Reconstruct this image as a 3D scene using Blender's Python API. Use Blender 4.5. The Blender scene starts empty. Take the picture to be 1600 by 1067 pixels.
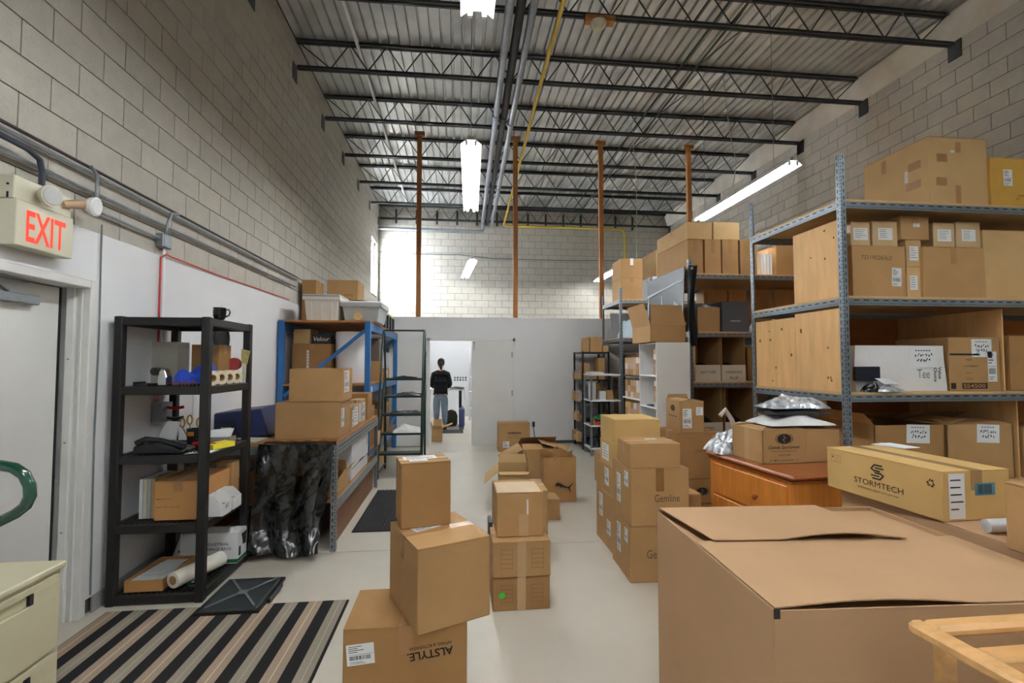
import bpy, bmesh, math, random
from mathutils import Vector, Matrix, noise
random.seed(7)
C = bpy.context.scene.collection
SC = bpy.context.scene
PI = math.pi

# ------------------------------------------------------------------ camera, world, exposure
F_PX, YAW, PITCH, EYE = 764.0, math.atan(84/764), math.atan(32.5/764), 1.6
FW = Vector((math.sin(YAW)*math.cos(PITCH), math.cos(YAW)*math.cos(PITCH), math.sin(PITCH)))
RT = Vector((math.cos(YAW), -math.sin(YAW), 0))
UP = RT.cross(FW)
cam_data = bpy.data.cameras.new('camera')
cam_data.sensor_width = 36; cam_data.lens = 36*F_PX/1600
cam_data.clip_start = 0.05; cam_data.clip_end = 200
cam = bpy.data.objects.new('camera', cam_data); C.objects.link(cam)
cam.matrix_world = Matrix.Translation((0, 0, EYE)) @ Matrix((RT, UP, -FW)).transposed().to_4x4()
SC.camera = cam

world = bpy.data.worlds.new('sky'); SC.world = world; world.use_nodes = True
bg = world.node_tree.nodes['Background']
bg.inputs['Color'].default_value = (0.86, 0.93, 1.0, 1); bg.inputs['Strength'].default_value = 30.0
SC.view_settings.view_transform = 'Standard'; SC.view_settings.look = 'None'
SC.view_settings.gamma = 1.0; SC.view_settings.use_curve_mapping = False
SC.view_settings.exposure = 2.0
TUBE_POWER = 15.0
pl = bpy.data.lights.new('window_daylight', 'AREA'); pl.shape = 'RECTANGLE'; pl.size = 1.1; pl.size_y = 1.5
pl.energy = 1; pl.cycles.is_portal = True
po = bpy.data.objects.new('window_daylight', pl); C.objects.link(po)
po.location = (-2.62, 13.98, 4.25); po.rotation_euler = (0, -PI/2, 0)

# ------------------------------------------------------------------ helpers
def P(x, y, **k):
    """point of the 1600x1067 photograph on a plane X=, Y= or Z= of the room (metres)"""
    d = FW*F_PX + RT*(x-800) + UP*(533.5-y)
    (a, v), = k.items(); i = 'XYZ'.index(a)
    o = Vector((0, 0, EYE))
    return o + d*((v-o[i])/d[i])

class M:
    def __init__(s): s.v = []; s.f = []; s.m = []
    def add(s, vs, fs, m=0):
        n = len(s.v); s.v += [tuple(v) for v in vs]; s.f += [[i+n for i in f] for f in fs]; s.m += [m]*len(fs); return s
    def box(s, x0, y0, z0, x1, y1, z1, m=0):
        return s.add([(x0,y0,z0),(x1,y0,z0),(x1,y1,z0),(x0,y1,z0),(x0,y0,z1),(x1,y0,z1),(x1,y1,z1),(x0,y1,z1)],
              [(0,3,2,1),(4,5,6,7),(0,1,5,4),(1,2,6,5),(2,3,7,6),(3,0,4,7)], m)
    def obox(s, c, size, R=None, m=0):
        a, b, d = [q/2 for q in size]; R = R or Matrix.Identity(3); c = Vector(c)
        t = M().box(-a,-b,-d,a,b,d)
        return s.add([c + R @ Vector(v) for v in t.v], t.f, m)
    def bar(s, p0, p1, w, t, up=(0,0,1), m=0):
        p0, p1 = Vector(p0), Vector(p1); z = (p1-p0); L = z.length; z.normalize()
        u = Vector(up)
        if abs(u.dot(z)) > .99: u = Vector((1,0,0))
        x = u.cross(z).normalized(); y = z.cross(x)
        R = Matrix((x, y, z)).transposed()
        return s.obox((p0+p1)/2, (w, t, L), R, m)
    def cyl(s, p0, p1, r0, r1=None, n=12, m=0, cap=True):
        r1 = r0 if r1 is None else r1
        p0, p1 = Vector(p0), Vector(p1); z = (p1-p0).normalized()
        u = Vector((0,0,1)) if abs(z.z) < .9 else Vector((1,0,0))
        x = u.cross(z).normalized(); y = z.cross(x); vs = []
        for p, r in ((p0,r0),(p1,r1)):
            for i in range(n):
                a = 2*PI*i/n; vs.append(p + (x*math.cos(a)+y*math.sin(a))*r)
        fs = [(i,(i+1)%n,n+(i+1)%n,n+i) for i in range(n)]
        if cap: fs += [tuple(range(n-1,-1,-1)), tuple(range(n,2*n))]
        return s.add(vs, fs, m)
    def tube(s, pts, r, n=8, m=0, closed=False):
        pts = [Vector(p) for p in pts]; vs = []; N = len(pts); x = None
        for i, p in enumerate(pts):
            a = pts[(i-1) % N] if (closed or i > 0) else p
            b = pts[(i+1) % N] if (closed or i < N-1) else p
            z = (b-a).normalized()
            if x is None:
                u = Vector((0,0,1)) if abs(z.z) < .9 else Vector((1,0,0)); x = u.cross(z).normalized()
            else:
                x = x - z*x.dot(z)
                x = x.normalized() if x.length > 1e-6 else z.orthogonal().normalized()
            y = z.cross(x); rr = r[i] if isinstance(r, (list, tuple)) else r
            vs += [p + (x*math.cos(2*PI*k/n)+y*math.sin(2*PI*k/n))*rr for k in range(n)]
        fs = []
        for i in range(N if closed else N-1):
            j = (i+1) % N
            fs += [(i*n+k, i*n+(k+1)%n, j*n+(k+1)%n, j*n+k) for k in range(n)]
        if not closed: fs += [tuple(range(n-1,-1,-1)), tuple(range((N-1)*n, N*n))]
        return s.add(vs, fs, m)
    def lathe(s, prof, c=(0,0,0), n=20, axis=None, m=0):
        c = Vector(c); R = Vector((0,0,1)).rotation_difference(Vector(axis)).to_matrix() if axis else Matrix.Identity(3)
        vs = []; fs = []
        for r, z in prof:
            for i in range(n):
                a = 2*PI*i/n; vs.append(c + R @ Vector((r*math.cos(a), r*math.sin(a), z)))
        for j in range(len(prof)-1):
            fs += [(j*n+i, j*n+(i+1)%n, (j+1)*n+(i+1)%n, (j+1)*n+i) for i in range(n)]
        fs += [tuple(range(n-1,-1,-1)), tuple(range((len(prof)-1)*n, len(prof)*n))]
        return s.add(vs, fs, m)
    def prism(s, poly, ext, m=0):
        n = len(poly); e = Vector(ext); a = [Vector(p) for p in poly]
        return s.add(a + [p+e for p in a], [tuple(range(n)), tuple(range(2*n-1,n-1,-1))] + [(i,n+i,n+(i+1)%n,(i+1)%n) for i in range(n)], m)
    def grid(s, fn, nu, nv, m=0, thick=None):
        vs = [Vector(fn(i/nu, j/nv)) for j in range(nv+1) for i in range(nu+1)]; w = nu+1
        fs = [(j*w+i, j*w+i+1, (j+1)*w+i+1, (j+1)*w+i) for j in range(nv) for i in range(nu)]
        s.add(vs, fs, m)
        if thick:
            t = Vector(thick); s.add([v+t for v in vs], [tuple(reversed(f)) for f in fs], m)
            edge = [i for i in range(w)] + [j*w+nu for j in range(1,nv+1)] + [nv*w+i for i in range(nu-1,-1,-1)] + [j*w for j in range(nv-1,0,-1)]
            n = len(edge)
            s.add([vs[k] for k in edge] + [vs[k]+t for k in edge], [(i,(i+1)%n,n+(i+1)%n,n+i) for i in range(n)], m)
        return s
    def mesh(s, name, mats, smooth=False, off=None):
        me = bpy.data.meshes.new(name)
        o = off or Vector((0,0,0))
        me.from_pydata([Vector(v)-o for v in s.v], [], s.f)
        for mt in (mats if isinstance(mats, (list, tuple)) else [mats]): me.materials.append(mt)
        if any(s.m): me.polygons.foreach_set('material_index', s.m)
        b = bmesh.new(); b.from_mesh(me); bmesh.ops.recalc_face_normals(b, faces=b.faces); b.to_mesh(me); b.free()
        if smooth:
            me.polygons.foreach_set('use_smooth', [True]*len(me.polygons))
            me.set_sharp_from_angle(angle=math.radians(40 if smooth is True else smooth))
        me.update(); return me

OFF = {}
def link(o, parent=None):
    C.objects.link(o)
    if parent is not None: o.parent = parent
    return o
def props(o, label=None, cat=None, group=None, kind=None):
    for k, v in (('label',label),('category',cat),('group',group),('kind',kind)):
        if v: o[k] = v
    return o
def thing(name, label, cat, loc=(0,0,0), rz=0, group=None, rot=None):
    o = bpy.data.objects.new(name, None); link(o); o.location = loc
    o.rotation_euler = rot if rot else (0,0,rz); o.empty_display_size = .1
    OFF[o] = Vector(loc) if (rz == 0 and not rot) else Vector((0,0,0))
    return props(o, label, cat, group)
def part(name, m, mat, parent, label=None, smooth=False, bevel=0, kind=None):
    """m in room coordinates when the thing is not turned, else in the thing's own"""
    off = OFF.get(parent, Vector((0,0,0)))
    o = bpy.data.objects.new(name, m.mesh(name, mat, smooth, off)); link(o, parent); OFF[o] = off
    if bevel: bv(o, bevel)
    return props(o, label, None, None, kind)
def bv(o, w, seg=1):
    b = o.modifiers.new('edge', 'BEVEL'); b.width = w; b.segments = seg; b.limit_method = 'ANGLE'; b.angle_limit = .7
def solo(name, m, mat, label, cat, group=None, smooth=False, bevel=0, kind=None):
    lo = [min(v[i] for v in m.v) for i in range(3)]; hi = [max(v[i] for v in m.v) for i in range(3)]
    off = Vector(((lo[0]+hi[0])/2, (lo[1]+hi[1])/2, lo[2]))
    o = bpy.data.objects.new(name, m.mesh(name, mat, smooth, off)); link(o); o.location = off; OFF[o] = off
    if bevel: bv(o, bevel)
    return props(o, label, cat, group, kind)
def struct(name, m, mat, parent=None, smooth=False, bevel=0):
    o = bpy.data.objects.new(name, m.mesh(name, mat, smooth)); link(o, parent); OFF[o] = Vector((0,0,0))
    if parent is None: o['kind'] = 'structure'
    if bevel: bv(o, bevel)
    return o

# ------------------------------------------------------------------ materials
def srgb(r, g, b):
    f = lambda c: (c/255/12.92) if c/255 <= .04045 else ((c/255+.055)/1.055)**2.4
    return (f(r), f(g), f(b), 1)
MATS = {}
def mat(name, col, rough=.6, metal=0, vary=0, noise=0, nscale=6, bump=0, bscale=40, stretch=(1,1,1), spec=.5, coat=0, trans=0, emit=None, alpha=1, island=False, col2=None):
    if name in MATS: return MATS[name]
    m = bpy.data.materials.new(name); m.use_nodes = True; MATS[name] = m
    nt = m.node_tree; N = nt.nodes; L = nt.links; b = N['Principled BSDF']
    c = srgb(*col) if max(col) > 1 else (*col, 1)
    b.inputs['Base Color'].default_value = c; b.inputs['Roughness'].default_value = rough; b.inputs['Metallic'].default_value = metal
    b.inputs['Specular IOR Level'].default_value = spec; b.inputs['Coat Weight'].default_value = coat
    b.inputs['Transmission Weight'].default_value = trans; b.inputs['Alpha'].default_value = alpha
    if emit: b.inputs['Emission Color'].default_value = (*emit[:3],1); b.inputs['Emission Strength'].default_value = emit[3]
    out = None
    if vary or noise or bump or col2:
        tc = N.new('ShaderNodeTexCoord'); mp = N.new('ShaderNodeMapping'); mp.inputs['Scale'].default_value = stretch
        L.new(tc.outputs['Object'], mp.inputs['Vector'])
        hs = N.new('ShaderNodeHueSaturation'); hs.inputs['Color'].default_value = c
        oi = N.new('ShaderNodeObjectInfo'); rnd = oi.outputs['Random']
        if island: rnd = N.new('ShaderNodeNewGeometry').outputs['Random Per Island']
        val = N.new('ShaderNodeMath'); val.operation = 'MULTIPLY_ADD'; L.new(rnd, val.inputs[0]); val.inputs[1].default_value = vary; val.inputs[2].default_value = 1-vary/2
        last = val.outputs[0]
        if noise or col2:
            nz = N.new('ShaderNodeTexNoise'); nz.inputs['Scale'].default_value = nscale; nz.inputs['Detail'].default_value = 5
            ad = N.new('ShaderNodeVectorMath'); ad.operation = 'ADD'; L.new(mp.outputs[0], ad.inputs[0])
            sc = N.new('ShaderNodeMath'); sc.operation = 'MULTIPLY'; sc.inputs[1].default_value = 37; L.new(oi.outputs['Random'], sc.inputs[0])
            L.new(sc.outputs[0], ad.inputs[1]); L.new(ad.outputs[0], nz.inputs['Vector'])
            mr = N.new('ShaderNodeMapRange'); mr.inputs[1].default_value = .3; mr.inputs[2].default_value = .7
            mr.inputs[3].default_value = 1-noise; mr.inputs[4].default_value = 1+noise; L.new(nz.outputs[0], mr.inputs[0])
            mu = N.new('ShaderNodeMath'); mu.operation = 'MULTIPLY'; L.new(last, mu.inputs[0]); L.new(mr.outputs[0], mu.inputs[1]); last = mu.outputs[0]
            if col2:
                mx = N.new('ShaderNodeMix'); mx.data_type = 'RGBA'; mx.inputs[6].default_value = c; mx.inputs[7].default_value = srgb(*col2)
                m2 = N.new('ShaderNodeMapRange'); m2.inputs[1].default_value = .42; m2.inputs[2].default_value = .62; L.new(nz.outputs[0], m2.inputs[0])
                L.new(m2.outputs[0], mx.inputs[0]); L.new(mx.outputs[2], hs.inputs['Color'])
        L.new(last, hs.inputs['Value']); L.new(hs.outputs[0], b.inputs['Base Color'])
        if bump:
            nb = N.new('ShaderNodeTexNoise'); nb.inputs['Scale'].default_value = bscale; nb.inputs['Detail'].default_value = 3; L.new(mp.outputs[0], nb.inputs['Vector'])
            bp = N.new('ShaderNodeBump'); bp.inputs['Strength'].default_value = min(1, bump); bp.inputs['Distance'].default_value = .01*max(1,bump)
            L.new(nb.outputs[0], bp.inputs['Height']); L.new(bp.outputs[0], b.inputs['Normal'])
    return m

KRAFT = mat('kraft_cardboard', (179,141,95), .75, vary=.14, noise=.06, nscale=5, bump=.12, bscale=18, spec=.3)
KRAFT_L = mat('pale_cardboard', (200,166,116), .75, vary=.10, noise=.05, nscale=5, bump=.1, bscale=18, spec=.3)
KRAFT_D = mat('brown_cardboard', (166,126,80), .75, vary=.12, noise=.06, nscale=5, bump=.12, bscale=18, spec=.3)
KRAFT_Y = mat('yellow_cardboard', (207,171,110), .7, vary=.06, noise=.05, nscale=5, bump=.1, bscale=18, spec=.3)
INNER = mat('cardboard_inside', (182,148,110), .85, vary=.06, noise=.04)
TAPE = mat('packing_tape', (171,128,84), .28, spec=.5, vary=.05)
TAPE_L = mat('clear_tape', (196,164,126), .2, spec=.5)
PAPER = mat('paper_white', (226,228,230), .7, vary=.05)
INK = mat('black_ink', (34,30,28), .7)
INK_S = mat('soft_ink', (104,78,54), .8)
STEEL = mat('galvanised_steel', (150,156,162), .42, .7, noise=.12, nscale=14, vary=.1)
RACKG = mat('grey_rack_steel', (136,146,154), .4, .55, noise=.08, nscale=20)
SLOT = mat('slot_dark', (28,30,33), .8)
JOIST = mat('joist_steel', (62,65,67), .5, .3, noise=.15, nscale=8)
DECK = mat('roof_deck_metal', (204,204,202), .38, .5, noise=.16, nscale=2.2, vary=.1, bump=.15, bscale=3)
BLOCK = mat('concrete_block', (189,184,174), .92, vary=.10, noise=.05, nscale=9, bump=.5, bscale=70, spec=.2)
BLOCKS = mat('concrete_block_far', (189,184,174), .92, vary=.10, noise=.05, nscale=9, bump=.5, bscale=70, spec=.2, island=True)
MORTAR = mat('mortar', (98,92,84), .95, noise=.1)
DRY = mat('white_drywall', (222,223,226), .65, noise=.02, nscale=2.5, bump=.03, bscale=12)
DOORW = mat('white_door_paint', (219,219,217), .5, noise=.03, nscale=3)
CONC = mat('concrete_floor', (203,196,183), .34, noise=.07, nscale=1.6, bump=.05, bscale=30, spec=.5, col2=(191,184,171))
PLY = mat('plywood', (226,180,122), .55, vary=.08, noise=.10, nscale=3, stretch=(6,6,1), spec=.4)
PLY_E = mat('plywood_edge', (206,168,118), .7, noise=.08)
KNOT = mat('knot', (120,70,36), .7)
PARTB = mat('particle_board', (170,118,66), .7, noise=.12, nscale=30)
OAK = mat('orange_wood', (214,136,58), .35, noise=.16, nscale=3, stretch=(10,10,1), coat=.3)
OAK_D = mat('dresser_top_wood', (162,90,46), .3, noise=.18, nscale=4, stretch=(12,2,12), coat=.3)
POSTW = mat('timber_post', (178,120,66), .6, noise=.16, nscale=3, stretch=(9,9,.6))
PINE = mat('pine_wood', (222,172,112), .35, noise=.12, nscale=3, stretch=(3,14,14), coat=.2)
BLACKP = mat('black_plastic', (30,29,30), .45, noise=.1, nscale=30)
BLACKM = mat('black_metal', (38,40,42), .4, .3)
GREENM = mat('green_enamel', (20,74,56), .22, coat=.6)
LADDER = mat('dark_green_ladder', (34,56,54), .4, .2)
BLUE = mat('blue_rack_paint', (40,110,176), .4, noise=.05)
BAG = mat('black_bag_film', (13,14,15), .2, bump=.35, bscale=14, spec=.7)
CLEAR = mat('clear_film', (225,230,235), .12, bump=1.0, bscale=22, trans=.0, alpha=.38, spec=.8)
POLY = mat('white_poly_bag', (226,226,226), .32, bump=.6, bscale=9, spec=.5)
WHITEP = mat('white_plastic', (222,216,208), .45)
GREYP = mat('grey_clear_plastic', (176,182,184), .3, spec=.6)
BEIGE = mat('beige_enamel', (196,190,160), .4, noise=.02)
CLOTHB = mat('black_cloth', (32,33,36), .9, bump=.3, bscale=60)
CHROME = mat('chrome', (200,202,205), .18, .95)
YEL = mat('yellow_pipe_paint', (214,182,44), .4)
TUBEM = mat('fluorescent_tube', (250,250,250), .4, emit=(.97,1.0,1.0,TUBE_POWER))
WHITEM = mat('white_enamel', (235,236,236), .35)
RED = mat('red_plastic', (200,34,26), .4)
REDL = mat('exit_red_letters', (236,46,24), .5, emit=(1.0,.05,.02,.22))
NAVY = mat('navy_plastic', (42,52,96), .4)
ROYAL = mat('royal_blue_nylon', (30,74,196), .45, bump=.5, bscale=14)
CREAM = mat('cream_plastic', (206,202,180), .4)
GLASSM = mat('lens_glass', (210,214,216), .08, .2, spec=.8)
DGREY = mat('dark_grey_card', (84,86,92), .6)
RUBBER = mat('black_rubber', (38,38,39), .7, noise=.1)
GREENF = mat('green_fabric', (24,128,74), .6, bump=.5, bscale=15)
REDF = mat('red_fabric', (206,58,40), .6, bump=.5, bscale=15)

TEXTS = {}
def text_mesh(s, bold=0, shear=0):
    k = (s, bold, shear)
    if k not in TEXTS:
        cu = bpy.data.curves.new('lettering', 'FONT'); cu.body = s; cu.align_x = 'CENTER'; cu.align_y = 'CENTER'
        cu.offset = bold; cu.shear = shear; cu.resolution_u = 3
        o = bpy.data.objects.new('lettering', cu); C.objects.link(o)
        me = bpy.data.meshes.new_from_object(o.evaluated_get(bpy.context.evaluated_depsgraph_get()))
        bpy.data.objects.remove(o); bpy.data.curves.remove(cu)
        vs = [v.co.copy() for v in me.vertices]; fs = [tuple(p.vertices) for p in me.polygons]
        bpy.data.meshes.remove(me)
        w = max(v.x for v in vs)-min(v.x for v in vs); cx = (max(v.x for v in vs)+min(v.x for v in vs))/2; cy = (max(v.y for v in vs)+min(v.y for v in vs))/2
        h = max(v.y for v in vs)-min(v.y for v in vs)
        TEXTS[k] = ([((v.x-cx), (v.y-cy)) for v in vs], fs, w, h)
    return TEXTS[k]
def put_text(m, s, o, u, v, width=None, height=None, bold=.004, shear=0, mi=0, rot=0):
    """writes s into M m, centred at o on the plane u,v"""
    vs, fs, w, h = text_mesh(s, bold, shear)
    sx = (width/w) if width else None; sy = (height/h) if height else None
    sx = sx or sy; sy = sy or sx
    o, u, v = Vector(o), Vector(u), Vector(v); c, t = math.cos(rot), math.sin(rot)
    m.add([o + u*(a*sx*c-b*sy*t) + v*(a*sx*t+b*sy*c) for a, b in vs], fs, mi)
    return m
def scribble(m, o, u, v, w, h, n, rnd, mi=0, th=.004):
    """rows of hand written marks"""
    o, u, v = Vector(o), Vector(u), Vector(v); nn = u.cross(v).normalized()*.0004
    for i in range(n):
        x = -w/2 + w*(i+.5)/n
        for j in range(2):
            a = o + u*(x+rnd.uniform(-.2,.2)*w/n) + v*rnd.uniform(-.4,.1)*h; b = a + u*rnd.uniform(-.3,.5)*w/n + v*rnd.uniform(.25,.6)*h
            d = (b-a).normalized().cross(nn.normalized())*th/2
            m.add([a-d+nn, a+d+nn, b+d+nn, b-d+nn], [(0,1,2,3)], mi)

# faces of a box of size w,d,h whose local origin is the centre of its underside
def face(w, d, h, f):
    X, Y, Z = Vector((1,0,0)), Vector((0,1,0)), Vector((0,0,1))
    return {'f': (Vector((0,-d/2,h/2)), X, Z, w, h), 'b': (Vector((0,d/2,h/2)), -X, Z, w, h),
            'l': (Vector((-w/2,0,h/2)), -Y, Z, d, h), 'r': (Vector((w/2,0,h/2)), Y, Z, d, h),
            't': (Vector((0,0,h)), X, Y, w, d)}[f]
def sticker(parent, fr, kind, fu, fv, fw_, fh_, rnd, name='shipping_label', tilt=0):
    o, u, v, W, H = fr; n = u.cross(v).normalized()
    if tilt: u, v = u*math.cos(tilt)+v*math.sin(tilt), v*math.cos(tilt)-u*math.sin(tilt)
    c = o + fr[1]*(fu*W) + fr[2]*(fv*H) + n*.0012; w, h = fw_, fh_; m = M()
    m.add([c-u*w/2-v*h/2, c+u*w/2-v*h/2, c+u*w/2+v*h/2, c-u*w/2+v*h/2], [(0,1,2,3)], 0)
    k = n*.0006
    def rect(a0, b0, a1, b1, mi=1): m.add([c+u*w*a0+v*h*b0+k, c+u*w*a1+v*h*b0+k, c+u*w*a1+v*h*b1+k, c+u*w*a0+v*h*b1+k], [(0,1,2,3)], mi)
    if kind == 'ship':
        for i in range(4): rect(-.42, .38-i*.09, -.42+rnd.uniform(.3,.6), .41-i*.09)
        a = -.4
        while a < .36: q = rnd.uniform(.01,.04); rect(a, -.25, a+q, -.05); a += q+rnd.uniform(.015,.035)
        rect(-.42, .0, .42, .012)
        for i in range(2): rect(-.4, -.36-i*.07, rnd.uniform(0,.3), -.34-i*.07)
    elif kind == 'lines':
        for i in range(5): rect(-.4, .34-i*.16, rnd.uniform(0,.4), .37-i*.16)
    elif kind == 'bar':
        a = -.35
        while a < .33: q = rnd.uniform(.02,.05); rect(a, -.3, a+q, .3); a += q+rnd.uniform(.02,.04)
    elif kind == 'note':
        for i in range(5): rect(-.3+i*.12, .33, -.3+i*.12+.08, .37)
        scribble(m, c+v*h*.10+k, u, v, w*.72, h*.22, 7, rnd, 1, max(.004,w*.03)); scribble(m, c-v*h*.16+k, u, v, w*.6, h*.22, 5, rnd, 1, max(.004,w*.035))
    base = {'bluebar': 'blue'}.get(kind, 'white')
    if kind == 'bluebar':
        a = -.35
        while a < .33: q = rnd.uniform(.02,.05); rect(a, -.38, a+q, .38); a += q+rnd.uniform(.02,.04)
    o2 = part(name, m, [mat('blue_label', (86,138,158), .6) if base == 'blue' else PAPER, INK], parent)
    return o2

def carton(x, y, z, w, d, h, label, rz=0, mt=None, tape='x', flaps=None, open_=False, name='cardboard_box', cat='box', group=None, st=(), txt=(), tapemat=None, fill=None, tapelen=.07, inner=None):
    """closed or open cardboard box; x,y centre, z underside, w,d,h; tape seam along x or y; flaps = {side: (angle, length)}"""
    mt = mt or KRAFT; rnd = random.Random(hash(label) & 0xffff if False else sum(map(ord, label)))
    t = thing(name, label, cat, (x,y,z), rz, group); OFF[t] = Vector((0,0,0))
    big = max(w,d,h) > .12; e = .004
    if not open_:
        part('body', M().box(-w/2,-d/2,0,w/2,d/2,h-e), mt, t, bevel=.004 if big else 0)
        g = .0025
        if tape == 'x':
            part('flap', M().box(-w/2,-d/2,h-e+.0003,w/2,-g,h), mt, t); part('flap', M().box(-w/2,g,h-e+.0003,w/2,d/2,h), mt, t)
        elif tape == 'y':
            part('flap', M().box(-w/2,-d/2,h-e+.0003,-g,d/2,h), mt, t); part('flap', M().box(g,-d/2,h-e+.0003,w/2,d/2,h), mt, t)
        elif tape == 'n':
            part('flap', M().box(-w/2,-d/2,h-e+.0003,w/2,d/2,h), mt, t)
        tw = min(.03, .12*min(w,d)) ; k = .0011; dl = min(tapelen, h*.4)
        if tape == 'x':
            m = M().box(-w/2-k,-tw,h,w/2+k,tw,h+k)
            for s in (-1,1): m.box(s*w/2-(k if s<0 else 0), -tw, h-dl, s*w/2+(k if s>0 else 0), tw, h+k)
            part('tape', m, tapemat or TAPE, t)
        elif tape == 'y':
            m = M().box(-tw,-d/2-k,h,tw,d/2+k,h+k)
            for s in (-1,1): m.box(-tw, s*d/2-(k if s<0 else 0), h-dl, tw, s*d/2+(k if s>0 else 0), h+k)
            part('tape', m, tapemat or TAPE, t)
    else:
        q = .005; m = M()
        m.box(-w/2,-d/2,0,w/2,d/2,q); m.box(-w/2,-d/2,0,w/2,-d/2+q,h); m.box(-w/2,d/2-q,0,w/2,d/2,h)
        m.box(-w/2,-d/2,0,-w/2+q,d/2,h); m.box(w/2-q,-d/2,0,w/2,d/2,h)
        part('body', m, mt, t)
        if fill: part('contents', M().grid(lambda a,b: ((a-.5)*(w-.03), (b-.5)*(d-.03), fill*h + .03*math.sin(9*a+3)*math.cos(8*b)), 10, 10), POLY, t, smooth=True)
        for s, (ang, ln) in (flaps or {}).items():
            u, v, o = {'f': ((1,0,0),(0,-1,0),(0,-d/2,h)), 'b': ((1,0,0),(0,1,0),(0,d/2,h)), 'l': ((0,1,0),(-1,0,0),(-w/2,0,h)), 'r': ((0,1,0),(1,0,0),(w/2,0,h))}[s]
            u, v, o = Vector(u), Vector(v), Vector(o); L = (w if s in 'fb' else d)-.004
            a = math.radians(ang); dr = Vector((0,0,1))*math.cos(a) + v*math.sin(a); nn = u.cross(dr).normalized()*.004
            tp = .02; pts = [o-u*L/2, o+u*L/2, o+u*(L/2-tp)+dr*ln, o-u*(L/2-tp)+dr*ln]
            part('flap', M().prism(pts, nn), mt, t)
    for f, kind, fu, fv, a, b, *tl in st: sticker(t, face(w,d,h,f), kind, fu, fv, a, b, rnd, 'note' if kind == 'note' else 'shipping_label', tl[0] if tl else 0)
    for f, s, fu, fv, wd, ht, *opt in txt:
        o, u, v, W, H = face(w,d,h,f); n = u.cross(v).normalized(); op = opt[0] if opt else {}
        m = M(); put_text(m, s, o+u*fu*W+v*fv*H+n*.0015, u, v, wd, ht, op.get('bold',.004), op.get('shear',0), 0, op.get('rot',0))
        part('lettering', m, op.get('mat', INK_S), t)
    return t
def corner_box(pn, pr, pl, z, ytop, label, zfix=None, wmin=None, **k):
    """closed box from the pixels of its near, right and left underside corners"""
    n, r, l = P(*pn, Z=z), P(*pr, Z=z), P(*pl, Z=z)
    a = (r-n); w = a.length; rz = math.atan2(a.y, a.x); d = abs((l-n).dot(Vector((-math.sin(rz), math.cos(rz), 0))))
    h = zfix or (P(pn[0], ytop, Y=n.y).z - z)
    if wmin: w = wmin
    c = n + Vector((math.cos(rz), math.sin(rz), 0))*w/2 + Vector((-math.sin(rz), math.cos(rz), 0))*d/2
    return carton(c.x, c.y, z, w, d, h, label, rz=rz, **k)
def fbox(xl, xr, yt, Y, z0, d, label, yb=None, **k):
    """axis aligned box from its front face pixels at depth Y"""
    a, b = P(xl, yt, Y=Y), P(xr, yt, Y=Y)
    if yb is not None: z0 = P(xl, yb, Y=Y).z
    return carton((a.x+b.x)/2, Y+d/2, z0, b.x-a.x, d, (a.z+b.z)/2-z0, label, **k)

# ------------------------------------------------------------------ the room
XL, XR, YB, YF, ZD, CH, BL = -2.35, 6.55, 14.65, -3.2, 6.25, .2032, .4064
PT = 2.44                                                   # top of drywall
# floor: slabs with saw-cut joints
floor = struct('floor', M().box(XL-.2, YF-.2, -.2, XR+.2, YB+.2, -.012), MORTAR)
for xa, xb in ((XL-.2, 3.4), (3.406, XR+.2)):
    for ya, yb in ((YF-.2, -.2), (-.194, 4.33), (4.336, 8.86), (8.866, YB+.2)):
        part('floor_slab', M().box(xa, ya, -.012, xb, yb, 0), CONC, floor)
# walls as recessed mortar cores
DY0, DY1, DZ = 2.40, 3.42, 2.12                             # exit door opening
WY0, WY1, WZ0, WZ1 = 13.47, 14.42, 3.50, 5.05               # window
c = M()
ZW = ZD+.07
for a in ((YF-.2, 0, DY0, ZW), (DY0, DZ, DY1, ZW), (DY1, 0, WY0, ZW), (WY0, 0, WY1, WZ0), (WY0, WZ1, WY1, ZW), (WY1, 0, YB+.2, ZW)):
    c.box(XL-.22, a[0], a[1], XL-.008, a[2], a[3])
c.box(XL-.22, DY0, 0, XL-.17, DY1, DZ)  # added sheet behind the exit door, blocks sky light leaking past it
wall_left = struct('wall_left', c, MORTAR)
wall_right = struct('wall_right', M().box(XR+.008, YF, 0, XR+.22, YB+.2, ZW), MORTAR)
wall_back = struct('wall_back', M().box(XL, YB+.008, 0, XR+.1, YB+.2, ZW), MORTAR)
wall_front = struct('wall_front', M().box(XL-.1, YF-.2, 0, XR+.1, YF, ZW), DRY)
def blocks(wall, pos, size, key, skip=None):
    """courses of blocks: the 300 that show largest one by one, the rest joined"""
    pos.sort(key=key); g = .0045
    tpl = {}
    for i, (p, ln, ht) in enumerate(pos[:300]):
        kk = (round(ln,3), round(ht,3))
        if kk not in tpl:
            sx, sy, sz = size(ln-2*g, ht-2*g)
            tpl[kk] = M().box(-sx/2,-sy/2,-sz/2,sx/2,sy/2,sz/2).mesh('block', BLOCK)
        o = bpy.data.objects.new('block', tpl[kk]); link(o, wall); o.location = p
    m = M()
    for p, ln, ht in pos[300:]: m.obox(p, size(ln-2*g, ht-2*g))
    part('block_rest', m, BLOCKS, wall, kind='stuff')
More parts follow.
